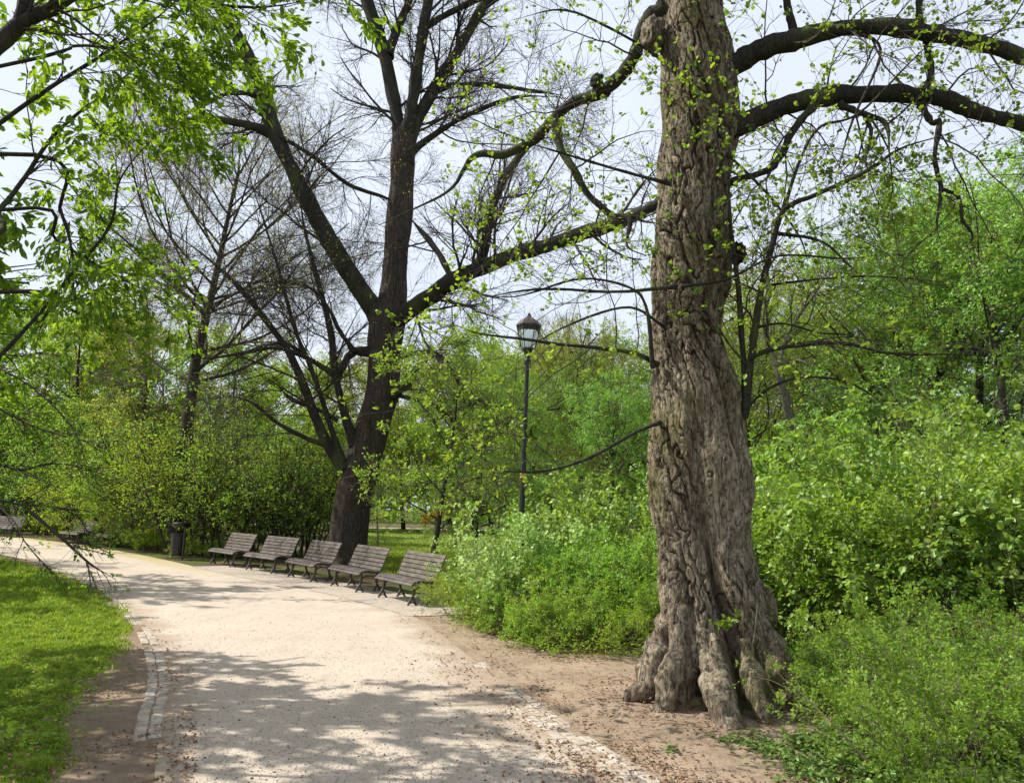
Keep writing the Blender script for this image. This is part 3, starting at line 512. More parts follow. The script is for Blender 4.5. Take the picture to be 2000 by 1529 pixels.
def L_(pts, a, b, Y0, Y1, rough=.05, n=None):
    P, Rr = limb(pts, a*.76, b*.8, Y0, Y1, n, rough); t = np.linspace(0, 1, len(Rr)); kn = np.interp(t, np.linspace(0, 1, 14), rng.normal(0, .07, 14)); return P, Rr*(1+.45*np.exp(-t/.05)+kn)
OL = [L_([(1380, 170), (1430, 130), (1480, 100), (1540, 82), (1600, 65), (1700, 52), (1800, 62), (1900, 82), (2000, 112), (2120, 160), (2300, 250)], 34, 16, 7.9, 6.8),
 L_([(1390, 262), (1445, 245), (1510, 215), (1600, 190), (1700, 184), (1800, 188), (1850, 195), (1910, 220), (2000, 242), (2120, 275), (2300, 330)], 30, 18, 7.9, 7.0),
 L_([(1300, 20), (1262, 45), (1238, 110), (1200, 160), (1165, 185), (1120, 200), (1075, 240), (1045, 272), (985, 302), (925, 305), (880, 370), (800, 412), (740, 440)], 22, 5, 7.9, 9.2, .06),
 L_([(1085, 235), (1095, 290), (1120, 330), (1150, 380), (1195, 420), (1230, 430), (1225, 480), (1262, 500)], 12, 6, 8.4, 7.9, .07),
 L_([(1590, 205), (1545, 260), (1528, 300), (1495, 335), (1440, 350), (1420, 360)], 10, 9, 7.6, 7.8, .06),
 L_([(1640, 205), (1690, 225), (1730, 243), (1738, 315)], 9, 6, 7.5, 7.2, .08), L_([(1690, 228), (1702, 260), (1690, 310), (1693, 330)], 6, 3, 7.4, 7.2, .08),
 L_([(1800, 205), (1820, 240), (1835, 240), (1825, 310), (1838, 370), (1830, 440), (1840, 480)], 9, 4, 7.3, 7.0, .09), L_([(1838, 370), (1872, 385), (1880, 430), (1900, 460), (1885, 485)], 5, 3, 7.1, 7.0, .1),
 L_([(1530, -40), (1540, 20), (1555, 80)], 9, 11, 7.7, 7.6), L_([(1800, -40), (1795, 30), (1810, 90), (1820, 140), (1806, 180)], 10, 8, 7.4, 7.3, .08),
 L_([(1450, 800), (1455, 740), (1448, 650), (1442, 560), (1432, 480), (1425, 420), (1424, 300), (1432, 200)], 9, 3, 7.75, 7.5),
 L_([(1452, 815), (1462, 740), (1475, 640), (1488, 560), (1508, 480), (1532, 410), (1600, 378), (1700, 330), (1760, 290), (1850, 262), (2000, 210)], 11, 3, 7.75, 6.8),
 L_([(1530, 412), (1560, 320), (1600, 250), (1680, 220), (1800, 100), (1900, 20)], 5, 2, 7.4, 6.8),
 L_([(1462, 720), (1480, 690), (1560, 675), (1650, 670), (1740, 690), (1850, 692), (2020, 696)], 6, 3, 7.7, 6.6), L_([(1650, 672), (1740, 690), (1820, 720)], 3, 1.5, 7.2, 7), L_([(1455, 800), (1500, 760), (1560, 738), (1640, 742), (1700, 770), (1740, 810)], 4, 2, 7.7, 7.2),
 L_([(1475, 640), (1530, 632), (1600, 650), (1660, 655), (1690, 680)], 3.5, 1.5, 7.6, 7.0), L_([(1510, 455), (1600, 470), (1650, 510), (1700, 560)], 4.5, 2, 7.6, 7.0), L_([(1480, 560), (1600, 545), (1700, 540), (1780, 545), (1950, 560)], 3, 1.5, 7.6, 6.6),
 L_([(1285, 712), (1240, 690), (1170, 680), (1090, 672), (1020, 662), (930, 650), (860, 620)], 6, 3, 7.7, 7.0), L_([(1290, 825), (1240, 845), (1160, 890), (1090, 915), (1030, 922), (975, 918), (920, 912)], 5, 2, 7.7, 6.9),
 L_([(1275, 720), (1262, 600), (1225, 560), (1130, 545), (1000, 580), (880, 560)], 5, 2, 7.6, 7.0), L_([(1300, 640), (1225, 600), (1100, 640), (1000, 700)], 4, 2, 7.6, 7.2), L_([(1310, 360), (1200, 330), (1100, 300), (1000, 270)], 5, 2, 7.6, 7.0), L_([(1320, 560), (1200, 570), (1050, 565), (900, 590)], 5, 2.5, 7.55, 6.9), L_([(1300, 120), (1200, 60), (1100, 20), (1000, 40)], 5, 2, 7.6, 7.3),
 L_([(1330, 560), (1420, 545), (1520, 500), (1650, 505), (1740, 495)], 4, 2, 7.4, 7.0), L_([(1420, 300), (1500, 380), (1560, 460), (1580, 520)], 4, 2, 7.6, 7.2), L_([(1660, 60), (1720, 100), (1660, 250), (1620, 400)], 5, 2, 7.3, 7.0)]
OL = [(rel(old, P), r_) for P, r_ in OL]
A, Bq = limbs_to(old, OL, BARK_L, 20)
# branches above the frame, so the shade and the crown go on
rg = np.random.default_rng(11)
ax_ = rel(old, np.array([W(1350, y, OY) for y in (150, -100, -300, -480)]))
Hs = grow(np.repeat(ax_[1:], 5, 0)+0, np.c_[rg.normal(0, 1, (15, 2)), rg.uniform(.2, .8, 15)], rg.uniform(2.5, 4.5, 15), 20, .12, .05, rg); Hr = np.linspace(.09, .02, 20)[None]*np.ones((15, 1))
A2 = np.concatenate([A, Hs]); B2 = np.concatenate([Bq, Hr])
for i in range(15): ob('limb', mk('limb', *tubes(Hs[i:i+1], Hr[i:i+1], 8), BARK_L, smooth=True), old)
k1 = kids(A2, B2, 280, .08, 1, .8, 2.6, 1.0, 9, .16, -.02, .35, rg, .0035, .3, .012)
k2 = kids(*k1, 1700, .15, 1, .35, 1.2, .8, 7, .16, -.03, .6, rg, .0028, .4)
k3 = kids(*k2, 8000, .2, 1, .12, .45, .8, 5, .18, 0, .7, rg, .0018, .5)
ob('twigs', twigmesh('twigs', [(*k1, 5), (*k2, 4), (*k3, 3)], BARK_T), old)
ob('foliage', leafmesh('foliage', k3[0], 26000, .042, LEAF, rg, (LR, QR), .5, .012, 3, .8, .5, 0), old)
# bursts of little shoots on the trunk
st = np.array([W(rg.uniform(1295, 1430), y_, OY-.36) for y_ in rg.uniform(20, 620, 50)]); st = rel(old, st)
sp = grow(st, np.c_[rg.normal(0, .8, (50, 1)), -np.abs(rg.normal(.5, .3, (50, 1))), rg.normal(.2, .5, (50, 1))], rg.uniform(.2, .7, 50), 7, .2, .02, rg); sr = np.linspace(.004, .0015, 7)[None]*np.ones((50, 1))
ob('shoots', twigmesh('shoots', [(sp, sr, 4)], BARK_T), old); ob('shoot_leaves', leafmesh('shoot_leaves', sp, 240, .045, LEAF, rg, (LR, QR), .3, .02, 3, .8), old)
s0 = rel(old, np.repeat(W(1418, 1235, OY-.66)[None], 7, 0)); q1 = grow(s0, np.c_[rg.normal(0, .7, (7, 1)), -np.abs(rg.normal(.4, .3, (7, 1))), rg.normal(.8, .3, (7, 1))], rg.uniform(.12, .28, 7), 6, .15, 0, rg)
ob('sprout', mk('sprout', *tubes(q1, np.full((7, 6), .0025), 4), BARK_G), old); ob('sprout_leaves', leafmesh('sprout_leaves', q1, 60, .05, LEAF, rg, (LR, QR), .3, .015, 2, .8), old)
vn = limb([(1480, 1180), (1472, 1250), (1462, 1300), (1452, 1340), (1470, 1350), (1465, 1330)], 1.6, 1.2, 7.15, 7.05); ob('vine', mk('vine', *tubes([rel(old, vn[0])], [vn[1]], 5), BARK_G), old)
rr_, aa_ = np.meshgrid(np.linspace(0, 1, 40), np.linspace(0, 2*math.pi, 90, endpoint=False), indexing='ij'); mc = W(1392, 1380, 7.75)[:2]
MV = np.stack([mc[0]+rr_*1.75*np.cos(aa_), mc[1]+rr_*1.65*np.sin(aa_), .085*(1-rr_**1.6)-.004*rr_], -1).reshape(-1, 3); MV[:, 2] += np.array([mnoise.noise((x*4, y*4, 1))*.035+mnoise.noise((x*13, y*13, 1))*.012 for x, y, z in MV])*(1-rr_.ravel()**3)
ix = np.arange(3600).reshape(40, 90); jx = np.roll(ix, -1, 1); o = ob('soil', mk('soil', MV, np.stack([ix[:-1], ix[1:], jx[1:], jx[:-1]], -1).reshape(-1, 4), GROUND, smooth=True, attrs={'bare': np.ones(3600), 'dark_brown': np.full(3600, .25)})); prop(o, kind='structure')
g = W(1400, 1380, 7.6)[:2]; a = rng.uniform(0, 6.28, 1500); d_ = rng.normal(1.0, .28, 1500); pt = np.c_[g[0]+np.cos(a)*d_, 7.75+np.sin(a)*d_]
o = ob('root_litter', flats(pt, .036, rng, DRY, 'root_litter', .018+.085*(1-np.clip(np.hypot((pt[:, 0]-mc[0])/1.75, (pt[:, 1]-mc[1])/1.65), 0, 1)**1.6))); prop(o, 'dry brown leaves gathered round the roots of the twisted old tree', 'leaf litter', kind='stuff')
# ------------------------------------------------------------------ second big tree behind the benches
TY = 23.0; T2 = thing('forked_tree', 'tall brown trunked tree forking wide behind the row of benches', 'tree', (W(675, 1100, TY)[0], TY, 0))
rows = [(1125, 615, 735), (1110, 628, 728), (1085, 636, 718), (1060, 641, 716), (1000, 651, 722), (940, 661, 734), (880, 676, 750), (820, 698, 764), (780, 712, 778), (740, 719, 782), (700, 722, 783), (660, 719, 788), (625, 722, 792), (600, 735, 793), (560, 742, 795), (500, 750, 797), (450, 754, 802), (400, 757, 806), (350, 762, 808), (300, 764, 812), (270, 767, 813), (255, 772, 808)]
def disp2(Rr, TH, Z, C):
    P = np.stack([np.cos(TH)*Rr, np.sin(TH)*Rr, Z], -1).reshape(-1, 3); b = np.array([mnoise.noise(Vector((p[0]*9, p[1]*9, p[2]*1.6))) for p in P]).reshape(TH.shape); a = np.array([mnoise.noise(Vector((p[0]*1.5, p[1]*1.5, p[2]*.8+4))) for p in P]).reshape(TH.shape)
    return Rr*(1+a*.1+.05*np.cos(TH*4+1)*np.clip(1-Z/3, 0, 1))+b*.035
V, Q = trunk(rows, TY, 96, 220, disp2); ob('trunk', mk('trunk', rel(T2, V), Q, BARK_2, smooth=True), T2)
TL = [L_([(760, 650), (735, 610), (700, 560), (650, 480), (610, 410), (572, 335), (538, 262), (512, 185), (482, 105), (435, 25), (400, -40), (340, -140)], 27, 14, 23, 22, .03),
 L_([(790, 320), (783, 270), (770, 200), (750, 105), (718, 5), (690, -80)], 20, 15, 23, 23, .03), L_([(757, 110), (775, 60), (800, 0), (820, -60)], 13, 11, 23, 23.5, .03),
 L_([(790, 320), (795, 260), (808, 190), (820, 100), (835, 10), (850, -80)], 17, 14, 23, 22.4, .03), L_([(818, 62), (870, 30), (940, -5), (1000, -40)], 9, 7, 22.6, 22, .03),
 L_([(790, 320), (812, 240), (860, 155), (900, 90), (945, 10), (990, -70)], 19, 12, 22.9, 23.5, .03), L_([(850, 168), (950, 166), (1040, 178), (1100, 186)], 7, 4, 23, 22, .05), L_([(800, 300), (860, 255), (930, 218), (1010, 190), (1090, 190)], 10, 4, 23, 21.5, .05),
 L_([(745, 640), (790, 612), (840, 580), (885, 548), (935, 525), (1000, 500), (1075, 478), (1150, 452), (1230, 425), (1290, 395), (1400, 340)], 26, 14, 23, 17.5, .05),
 L_([(930, 528), (945, 490), (955, 430), (975, 370), (1010, 310), (1060, 250), (1100, 210)], 15, 8, 21.2, 19.5, .04), L_([(885, 550), (860, 500), (830, 460), (800, 425)], 9, 7, 21.8, 22.9, .04),
 L_([(540, 262), (500, 248), (450, 238), (400, 232), (350, 240)], 12, 8, 22.5, 21.5, .04), L_([(405, 232), (370, 185), (320, 140), (290, 110)], 6, 3, 22, 21, .04), L_([(512, 185), (450, 182), (410, 198), (350, 225), (300, 215)], 7, 3, 22.3, 21, .05),
 L_([(545, 265), (610, 305), (680, 360), (750, 385), (780, 400)], 6, 5, 22.3, 22.9, .04), L_([(735, 690), (690, 688), (660, 735), (655, 745)], 13, 9, 22.9, 22.6, .1), L_([(660, 735), (600, 700), (540, 680), (470, 690), (400, 700), (330, 690)], 7, 2, 22.6, 20, .05), L_([(690, 685), (660, 640), (640, 600), (600, 560), (520, 550), (440, 560)], 7, 2, 22.6, 20.5, .05),
 L_([(745, 790), (775, 765), (800, 750)], 17, 9, 22.8, 22.5, .1), L_([(672, 915), (640, 868), (612, 805), (592, 750), (565, 690), (530, 640), (470, 565), (400, 500), (330, 450)], 15, 5, 22.7, 21, .03), L_([(668, 900), (645, 830), (622, 760), (600, 700), (575, 640), (545, 530), (505, 400), (470, 300)], 8, 3, 22.6, 21.5, .03),
 L_([(692, 870), (668, 790), (655, 730), (648, 660), (632, 590), (610, 510), (590, 420), (585, 330)], 12, 4, 22.7, 22, .03), L_([(655, 735), (610, 705), (560, 672), (500, 680), (440, 715), (400, 760)], 6, 2, 22.6, 21, .05), L_([(640, 870), (590, 852), (540, 825), (490, 785), (430, 770)], 7, 3, 22.6, 21.5, .05), L_([(660, 820), (620, 800), (570, 780), (540, 750)], 6, 4, 22.6, 22, .05),
 L_([(770, 770), (860, 800), (950, 900), (1020, 920)], 6, 2, 22.8, 21, .05), L_([(760, 700), (850, 690), (900, 750), (960, 790), (1080, 800), (1200, 780)], 7, 2, 22.8, 21, .05)]
TL = [(rel(T2, P), r_) for P, r_ in TL]
A, Bq = limbs_to(T2, TL, BARK_L, 20); rg = np.random.default_rng(21)
up_ = grow(A[[0, 1, 2, 3, 5], -1], np.c_[rg.normal(0, .4, (5, 2)), np.full(5, .9)], 5., 20, .06, .02, rg); A = np.concatenate([A, up_]); Bq = np.concatenate([Bq, np.linspace(.18, .03, 20)[None]*np.ones((5, 1))])
for i in range(5): ob('limb', mk('limb', *tubes(A[-5+i:][:1], Bq[-5+i:][:1], 8), BARK_L), T2)
k1 = kids(A, Bq, 280, .12, 1, 1.5, 4.2, .85, 10, .11, .04, .3, rg, .014, .3, .05)
k2 = kids(*k1, 2200, .15, 1, .9, 2.2, .75, 8, .11, .02, .5, rg, .008, .4)
k3 = kids(*k2, 19000, .2, 1, .4, 1.2, .7, 5, .13, 0, .6, rg, .0048, .5)
ob('twigs', twigmesh('twigs', [(*k1, 5), (*k2, 4), (*k3, 3)], BARK_T), T2); ob('foliage', leafmesh('foliage', k3[0], 12000, .06, LEAF_O, rg, (L4, Q4), .5, .03, 2), T2)
# ------------------------------------------------------------------ leafy tree overhanging from the left, near
rg = np.random.default_rng(31); LX = np.array([-7.9, 6.2]); ov = thing('overhanging_tree', 'near leafy tree reaching in from the top left with large bright leaves', 'tree', (LX[0], LX[1], 0))
tp = crv([(-7.9, 6.2, -.1), (-7.85, 6.2, 1.5), (-7.95, 6.9, 3.2), (-8.1, 7.4, 5), (-8.3, 7.8, 7.0)], 24); tr_ = np.linspace(.24, .1, 24); ob('trunk', mk('trunk', *tubes([rel(ov, tp)], [tr_], 20), BARK_L, smooth=True), ov)
def LP(pts, a, b, rough=.03): return limb(pts, a, b, 0, 0, None, rough)
def LV(pts, a, b): return LP([(-900, pts[0][1]*.6+250, 6.2)]+pts[1:] if pts[0][0] < -150 else pts, a, b)
VL = [LV([(-900, 700, 3.7), (-250, 300, 4.3), (0, 82, 4.4), (40, 48, 4.4), (120, 5, 4.4), (220, -60, 4.4)], 25, 9), LV([(38, 48, 4.4), (48, 0, 4.4), (60, -80, 4.5)], 14, 12),
 LV([(-700, 700, 3.9), (-200, 380, 4.6), (0, 240, 4.9), (100, 170, 5), (200, 108, 5), (300, 40, 5), (370, -20, 5)], 6, 2.5), LV([(-400, 760, 4.4), (-100, 500, 5), (0, 408, 5.2), (50, 345, 5.2), (110, 260, 5.2), (230, 160, 5.2), (330, 90, 5.2)], 7, 2),
 LV([(-500, 1000, 4.6), (-120, 820, 5.4), (0, 695, 5.7), (70, 620, 5.8), (140, 535, 5.8), (215, 440, 5.8), (235, 350, 5.8), (300, 270, 5.8), (350, 238, 5.8)], 5, 1.5), LV([(-300, 560, 5), (0, 410, 5.6), (110, 470, 5.8), (210, 530, 5.9), (330, 590, 6)], 5, 1.5),
 LV([(-300, 100, 4.6), (0, 130, 5), (150, 90, 5.2), (260, 110, 5.4), (380, 160, 5.4)], 5, 1.5), LV([(-300, -100, 4.6), (100, -60, 5), (300, -10, 5.2), (500, 15, 5.4), (650, -10, 5.4)], 6, 2), LV([(-200, 640, 5.4), (0, 570, 6), (120, 590, 6.2), (230, 545, 6.4)], 6, 2), LV([(-200, 260, 5), (20, 300, 5.5), (120, 420, 5.8), (150, 560, 6)], 6, 2)]
VL = [(rel(ov, P), r_) for P, r_ in VL]; A, Bq = limbs_to(ov, VL, BARK_L, 20)
# crown over and behind the camera-left: gives the dappled shade
n = 40; az = rg.uniform(0, 6.28, n); hs_ = grow(rel(ov, np.array([(-8.3, 7.6, z) for z in rg.uniform(3.0, 5.9, n)])), np.c_[np.cos(az), np.sin(az), rg.uniform(.0, .5, n)], rg.uniform(2, 3.6, n), 20, .1, .03, rg)
hr = np.linspace(.06, .015, 20)[None]*np.ones((n, 1)); ob('upper_limbs', mk('upper_limbs', *tubes(hs_, hr, 7), BARK_L, smooth=True), ov)
k1 = kids(A, Bq, 150, .45, 1, .5, 1.3, .8, 8, .12, -.02, .4, rg, .004, .3, .010); k2 = kids(*k1, 520, .1, 1, .25, .6, .7, 6, .12, -.05, .6, rg, .0025, .4)
h1 = kids(hs_, hr, 300, .2, 1, .7, 1.7, .8, 8, .12, 0, .4, rg, .006, .3, .02); h2 = kids(*h1, 1200, .2, 1, .4, .8, .7, 6, .12, -.02, .6, rg, .003, .4)
ob('twigs', twigmesh('twigs', [(*k1, 5), (*k2, 4), (*h1, 4), (*h2, 3)], BARK_T), ov)
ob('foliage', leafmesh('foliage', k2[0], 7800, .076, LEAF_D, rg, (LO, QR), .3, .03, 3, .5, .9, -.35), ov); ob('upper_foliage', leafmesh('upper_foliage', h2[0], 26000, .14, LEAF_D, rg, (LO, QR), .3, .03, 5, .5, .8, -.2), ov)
# ------------------------------------------------------------------ generic plant prototypes
def shrub(seed, h, w, nst, n1, n2, n3, nl, lsz, leaf, stemmat=TWG, upv=.05, tmpl=(L4, Q4), r0=.012, base=.35, cl=2, tilt=.55, wig=.09, flat=.7):
    g = np.random.default_rng(seed); a = g.uniform(0, 6.28, nst); rr = base*w*np.sqrt(g.uniform(0, 1, nst)); st = np.c_[rr*np.cos(a), rr*np.sin(a), np.full(nst, -.03)]
    til = g.uniform(.05, tilt, nst)+rr/w*.7; d = np.c_[np.cos(a)*til, np.sin(a)*til, np.ones(nst)]; P = grow(st, d, h*g.uniform(.6, 1.08, nst), 10, wig, upv, g); Rr = np.linspace(r0, r0*.35, 10)[None]*g.uniform(.6, 1.2, (nst, 1))
    L = h
    k1 = kids(P, Rr, n1, .2, 1, L*.25, L*.5, .7, 7, .12, .02, .6, g, r0*.3, .4); k2 = kids(*k1, n2, .1, 1, L*.12, L*.28, .75, 5, .13, 0, .6, g, r0*.2, .5)
    last = k2[0]; lv = [(P, Rr, 5), (*k1, 4), (*k2, 3)]
    if n3: k3 = kids(*k2, n3, .1, 1, L*.06, L*.15, .8, 4, .13, 0, .6, g, r0*.13, .6); lv.append((*k3, 3)); last = k3[0]
    return [('stems', twigmesh('stems', lv, stemmat)), ('foliage', leafmesh('foliage', last, nl, lsz, leaf, g, tmpl, .1, lsz*.5, cl, flat))]
def treep(seed, h, cw, nl, lsz, leaf, bark=BARK_L, tr=.2, clear=.3, n0=26, n1=160, n2=900, upv=.03, ang=.9, droop=0., cl=3, off=.6, willow=False, tmpl=(L4, Q4), n3=0):
    g = np.random.default_rng(seed); P = grow(np.array([[0, 0, -.1]]), np.array([[g.normal(0, .05), g.normal(0, .05), 1.]]), h*.92, 16, .035, .02, g); Rr = np.linspace(tr, tr*.12, 16)[None]
    t = np.sort(g.uniform(clear, .97, n0)); i = t*15; k = i.astype(int).clip(0, 14); f = (i-k)[:, None]; st = P[0, k]*(1-f)+P[0, k+1]*f; az = np.arange(n0)*2.4+g.normal(0, .4, n0)
    shape = np.sin(np.clip((1-t)/(1-clear), 0, 1)**.75*math.pi*.62+.28); L = cw*.62*np.clip(shape, .25, 1)*g.uniform(.75, 1.15, n0); rise = .25+1.0*((t-clear)/(1-clear))
    Pb = grow(st, np.c_[np.cos(az), np.sin(az), rise], L, 10, .09, upv, g); Rb = (tr*.33*(1-t*.7))[:, None]*np.linspace(1, .3, 10)[None]
    k1 = kids(Pb, Rb, n1, .15, 1, cw*.15, cw*.32, ang, 8, .1, upv+droop, .5, g, .008, .35); k2 = kids(*k1, n2, .1, 1, cw*.06, cw*.15, ang, 6, .12, droop*1.5, .5, g, .005, .5)
    last = k2[0]; lv2 = [(*k1, 4), (*k2, 3)]
    if willow: k2 = (grow(last[:, 2], np.c_[g.normal(0, .3, (n2, 2)), np.full(n2, -.6)], g.uniform(.8, 2.2, n2), 7, .06, -.5, g), np.linspace(.006, .003, 7)[None]*np.ones((n2, 1))); last = k2[0]; lv2.append((*k2, 3))
    if n3: k3 = kids(*k2, n3, .1, 1, cw*.04, cw*.09, ang, 5, .12, droop, .6, g, .004, .6); last = k3[0]; lv2.append((*k3, 3))
    return [('trunk', mk('trunk', *tubes(P, Rr, 12), bark, smooth=True)), ('limbs', mk('limbs', *tubes(Pb, Rb, 6), bark, smooth=True)), ('twigs', twigmesh('twigs', lv2, TWG)), ('foliage', leafmesh('foliage', last, nl, lsz, leaf, g, tmpl, .1, lsz*off, cl, .8))]
SPI = [shrub(41+i, 1.15, 1.3, 55, 320, 1700, 0, 18500, .033, LEAF_Y, upv=-.14, tilt=.75, r0=.005, cl=6, base=.5) for i in range(3)]
BRO = [shrub(51+i, 3.0, 2.6, 30, 230, 1500, 0, (17000, 26000, 12000)[i], (.075, .052, .095)[i], (LEAF_B, LEAF, LEAF_B)[i], upv=-.02, tilt=.45, r0=.014, cl=2, tmpl=(LR, QR), base=.42) for i in range(3)]
PAL = [shrub(61, 1.9, 1.4, 16, 90, 420, 0, 3600, .07, LEAF_P, upv=0, tilt=.35, r0=.009, tmpl=(LR, QR))]
THI = [shrub(71+i, 5.2, 4.2, 16, 180, 1500, 0, 12500, .10, (LEAF, LEAF_B, LEAF_Y)[i], BARK_T, upv=.0, tilt=.4, r0=.04, cl=3, base=.32) for i in range(3)]
THY = [shrub(76, 4.2, 4.2, 26, 240, 1800, 0, 21000, .085, LEAF_Y, upv=-.03, tilt=.5, r0=.02, cl=3)]
FART = [treep(81, 18, 11, 34000, .23, LEAF, tr=.25, n0=34, n1=260, n2=1500, clear=.14), treep(82, 17, 12, 34000, .23, LEAF_Y, tr=.25, n0=34, n1=260, n2=1500, clear=.1), treep(83, 18, 12, 32000, .22, LEAF_O, tr=.28, n0=34, n1=260, n2=1500, clear=.12)]
MIDT = [treep(91, 9.5, 7, 46000, .085, LEAF_B, tr=.16, n0=36, n1=300, n2=1500, clear=.08, n3=4500), treep(92, 9.5, 7, 26000, .075, LEAF_Y, tr=.15, n0=34, n1=300, n2=1700, clear=.12, n3=5500)]
WIL = treep(95, 12.6, 7, 30000, .10, LEAF_O, tr=.3, n0=30, n1=200, n2=1300, clear=.3, willow=True, droop=-.03)
SML = treep(97, 5.5, 4.2, 8500, .075, LEAF, tr=.09, n0=20, n1=120, n2=700, clear=.28)
BAREt = treep(98, 16.5, 12, 16000, .07, LEAF_O, tr=.30, n0=34, n1=420, n2=3000, clear=.40, upv=.05, ang=.7, n3=9000)
def place(pr, name, x, y, label, cat, s=1, rz=0, group=None, sz=None):
    t = thing(name, label, cat, (x, y, 0), rz, (s, s, s*(sz or 1)), group)
    for nm, me in pr: ob(nm, me, t)
    return t
def pxX(px, Y): return W(px, 990, Y)[0]
SPG = [[p[0], ('foliage', p[1][1].copy())] for p in SPI]
for p in SPG: p[1][1].materials.clear(); p[1][1].materials.append(LEAF)
# low hedge left of the old trunk
H = [(932, 1206, .86, 0), (1000, 1222, .95, 1), (1075, 1245, 1.0, 2), (1165, 1262, .95, 0), (1225, 1240, 1.05, 1), (1120, 1190, 1.15, 2), (1020, 1170, 1.0, 0), (950, 1160, .85, 1), (1215, 1180, 1.2, 2)]
HLb = ['low yellow green hedge shrub at the end of the nearest bench', 'low hedge shrub second from the nearest bench, over the path edge', 'low hedge shrub halfway between the benches and the twisted trunk, in front', 'low hedge shrub left of the root of the twisted trunk, in front', 'low hedge shrub touching the left side of the twisted trunk', 'low hedge shrub in the middle of the second hedge row', 'low hedge shrub below the lamp post, in the second row', 'low hedge shrub behind the nearest bench, in the second row', 'low hedge shrub in the second row, left behind the twisted trunk']
for i, (px, py, s, k) in enumerate(H): g = G(px, py); place(SPG[k] if i in (0, 2, 5, 7) else SPI[k], 'hedge_shrub', g[0], g[1], HLb[i], 'shrub', s*.93, i*1.3, 'low hedge shrubs between benches and old tree')
for i, (px, Y_, s, lb) in enumerate([(1010, 12.4, .85, 'pale leaved bush standing in front of the lamp post foot'), (935, 14.3, .66, 'small pale leaved bush left of the lamp post, above the hedge')]): place(PAL[0], 'pale_bush', pxX(px, Y_), Y_, lb, 'bush', s, i*2, 'pale bushes behind the hedge')
for i, (px, Y_, s, lb) in enumerate([(1130, 12.6, .54, 'broad leaved green bush right of the lamp post'), (1235, 11.6, .56, 'broad leaved green bush tucked behind the left side of the old trunk'), (1190, 14.8, .8, 'taller broad leaved bush behind, between lamp and old trunk')]): place(BRO[i % 3], 'broad_bush', pxX(px, Y_), Y_, lb, 'bush', s, i*1.9+.4, 'broad leaved bushes between lamp and old trunk')
# right hand side bushes
RB = [(1530, 11.6, .82), (1650, 11.0, .86), (1790, 10.6, .92), (1930, 10.4, 1.0), (2060, 9.6, 1.0), (1600, 13.6, .95), (1740, 13.4, 1.05), (1880, 13.0, 1.15), (2020, 12.4, 1.2), (1490, 14.5, .9)]
RLb = ['big leafy bush just right of the twisted trunk', 'big leafy bush second from the twisted trunk, front row', 'big leafy bush in the middle of the right front row', 'big leafy bush near the right edge, front row', 'big leafy bush cut by the right edge of the photo, front row', 'leafy bush in the back row behind the gap beside the trunk', 'leafy bush in the middle of the right back row', 'tall leafy bush in the back row near the right', 'tall leafy bush in the back row at the right edge', 'leafy bush farthest left of the back row, behind the twisted trunk']
for i, (px, Y_, s) in enumerate(RB): place(BRO[i % 3], 'leafy_bush', pxX(px, Y_), Y_, RLb[i], 'bush', s, i*2.2, 'big leafy bushes right of the old tree')
RS = [(1890, 1470, 1.0), (2010, 1420, 1.15), (1760, 1420, .78), (1900, 1370, 1.05), (1720, 1345, .7), (1830, 1310, .95), (2000, 1310, 1.15), (1650, 1270, .62), (1760, 1240, .85), (1930, 1250, 1.1), (1960, 1560, 1.1), (2110, 1500, 1.2)]
SLb = ['low bright green shrub in the bottom right corner, near its left side', 'low bright green shrub cut by the right edge, second from the bottom', 'small low shrub at the bare soil, in front right of the roots', 'low bright green shrub in the middle of the right thicket', 'small low shrub right behind the roots of the old tree', 'low shrub halfway up the right thicket', 'low yellow green shrub cut by the right edge halfway up', 'smallest low shrub, back left of the thicket beside the trunk', 'low shrub at the back of the thicket before the leafy bushes', 'low yellow green shrub at the back right of the thicket', 'low shrub at the very bottom right of the photo', 'low shrub outside most of the frame, lowest at the right edge']
for i, (px, py, s) in enumerate(RS): g = G(px, py); place(SPG[i % 3] if i in (0, 1, 2, 4, 7, 10, 11) else SPI[i % 3], 'low_shrub', g[0], g[1], SLb[i], 'shrub', s*.95, i*1.1, 'low shrubs right of the old tree', .95)
# ground cover right of the tree
def cover(pts, size, mat, name, rng, zmax=.12, tm=(LR, QR)):
    n = len(pts); p = np.c_[pts, rng.uniform(.02, zmax, n)]; a = rng.uniform(0, 6.28, n); V, Q, r = leaves(p, np.stack([np.cos(a), np.sin(a), 0*a], 1)*2, size, rng, tm[0], tm[1], .5, 1, 0); V[:, 2] = np.maximum(V[:, 2], .01); return mk(name, V, Q, mat, r)
GC = gp([(1500, 1180), (1560, 1360), (1640, 1420), (1600, 1470), (1700, 1529), (1900, 1800), (2800, 1800), (2400, 1180)])
pt = scatter_px(52000, GC, (1480, 1170, 2100, 1700), rng, 0, .15); pt = smask(pt, 1.3, -.18, 1.7)
o = ob('ground_cover', cover(pt, .045, LEAF_I, 'ground_cover', rng, .14)); prop(o, 'green ivy like ground cover under the shrubs right of the tree', 'ground cover', kind='stuff')
pt = []
for cx_, cy_, rr_, n_ in ((1440, 1450, .16, 150), (1480, 1440, .12, 90), (1500, 1470, .18, 170), (1560, 1455, .2, 230), (1590, 1480, .22, 240), (1520, 1410, .1, 70), (1480, 1408, .09, 50), (1560, 1500, .1, 80), (1310, 1468, .05, 22), (1610, 1520, .25, 330)):
    g = G(cx_, cy_)[:2]; pt.append(g+rng.normal(0, rr_*.6, (n_, 2))*[1, 1.3])
o = ob('ivy', cover(np.vstack(pt), .042, LEAF_I, 'ivy', rng, .05)); prop(o, 'small patches of ivy leaves on bare soil before the tree roots', 'ivy', kind='stuff')
pt = []
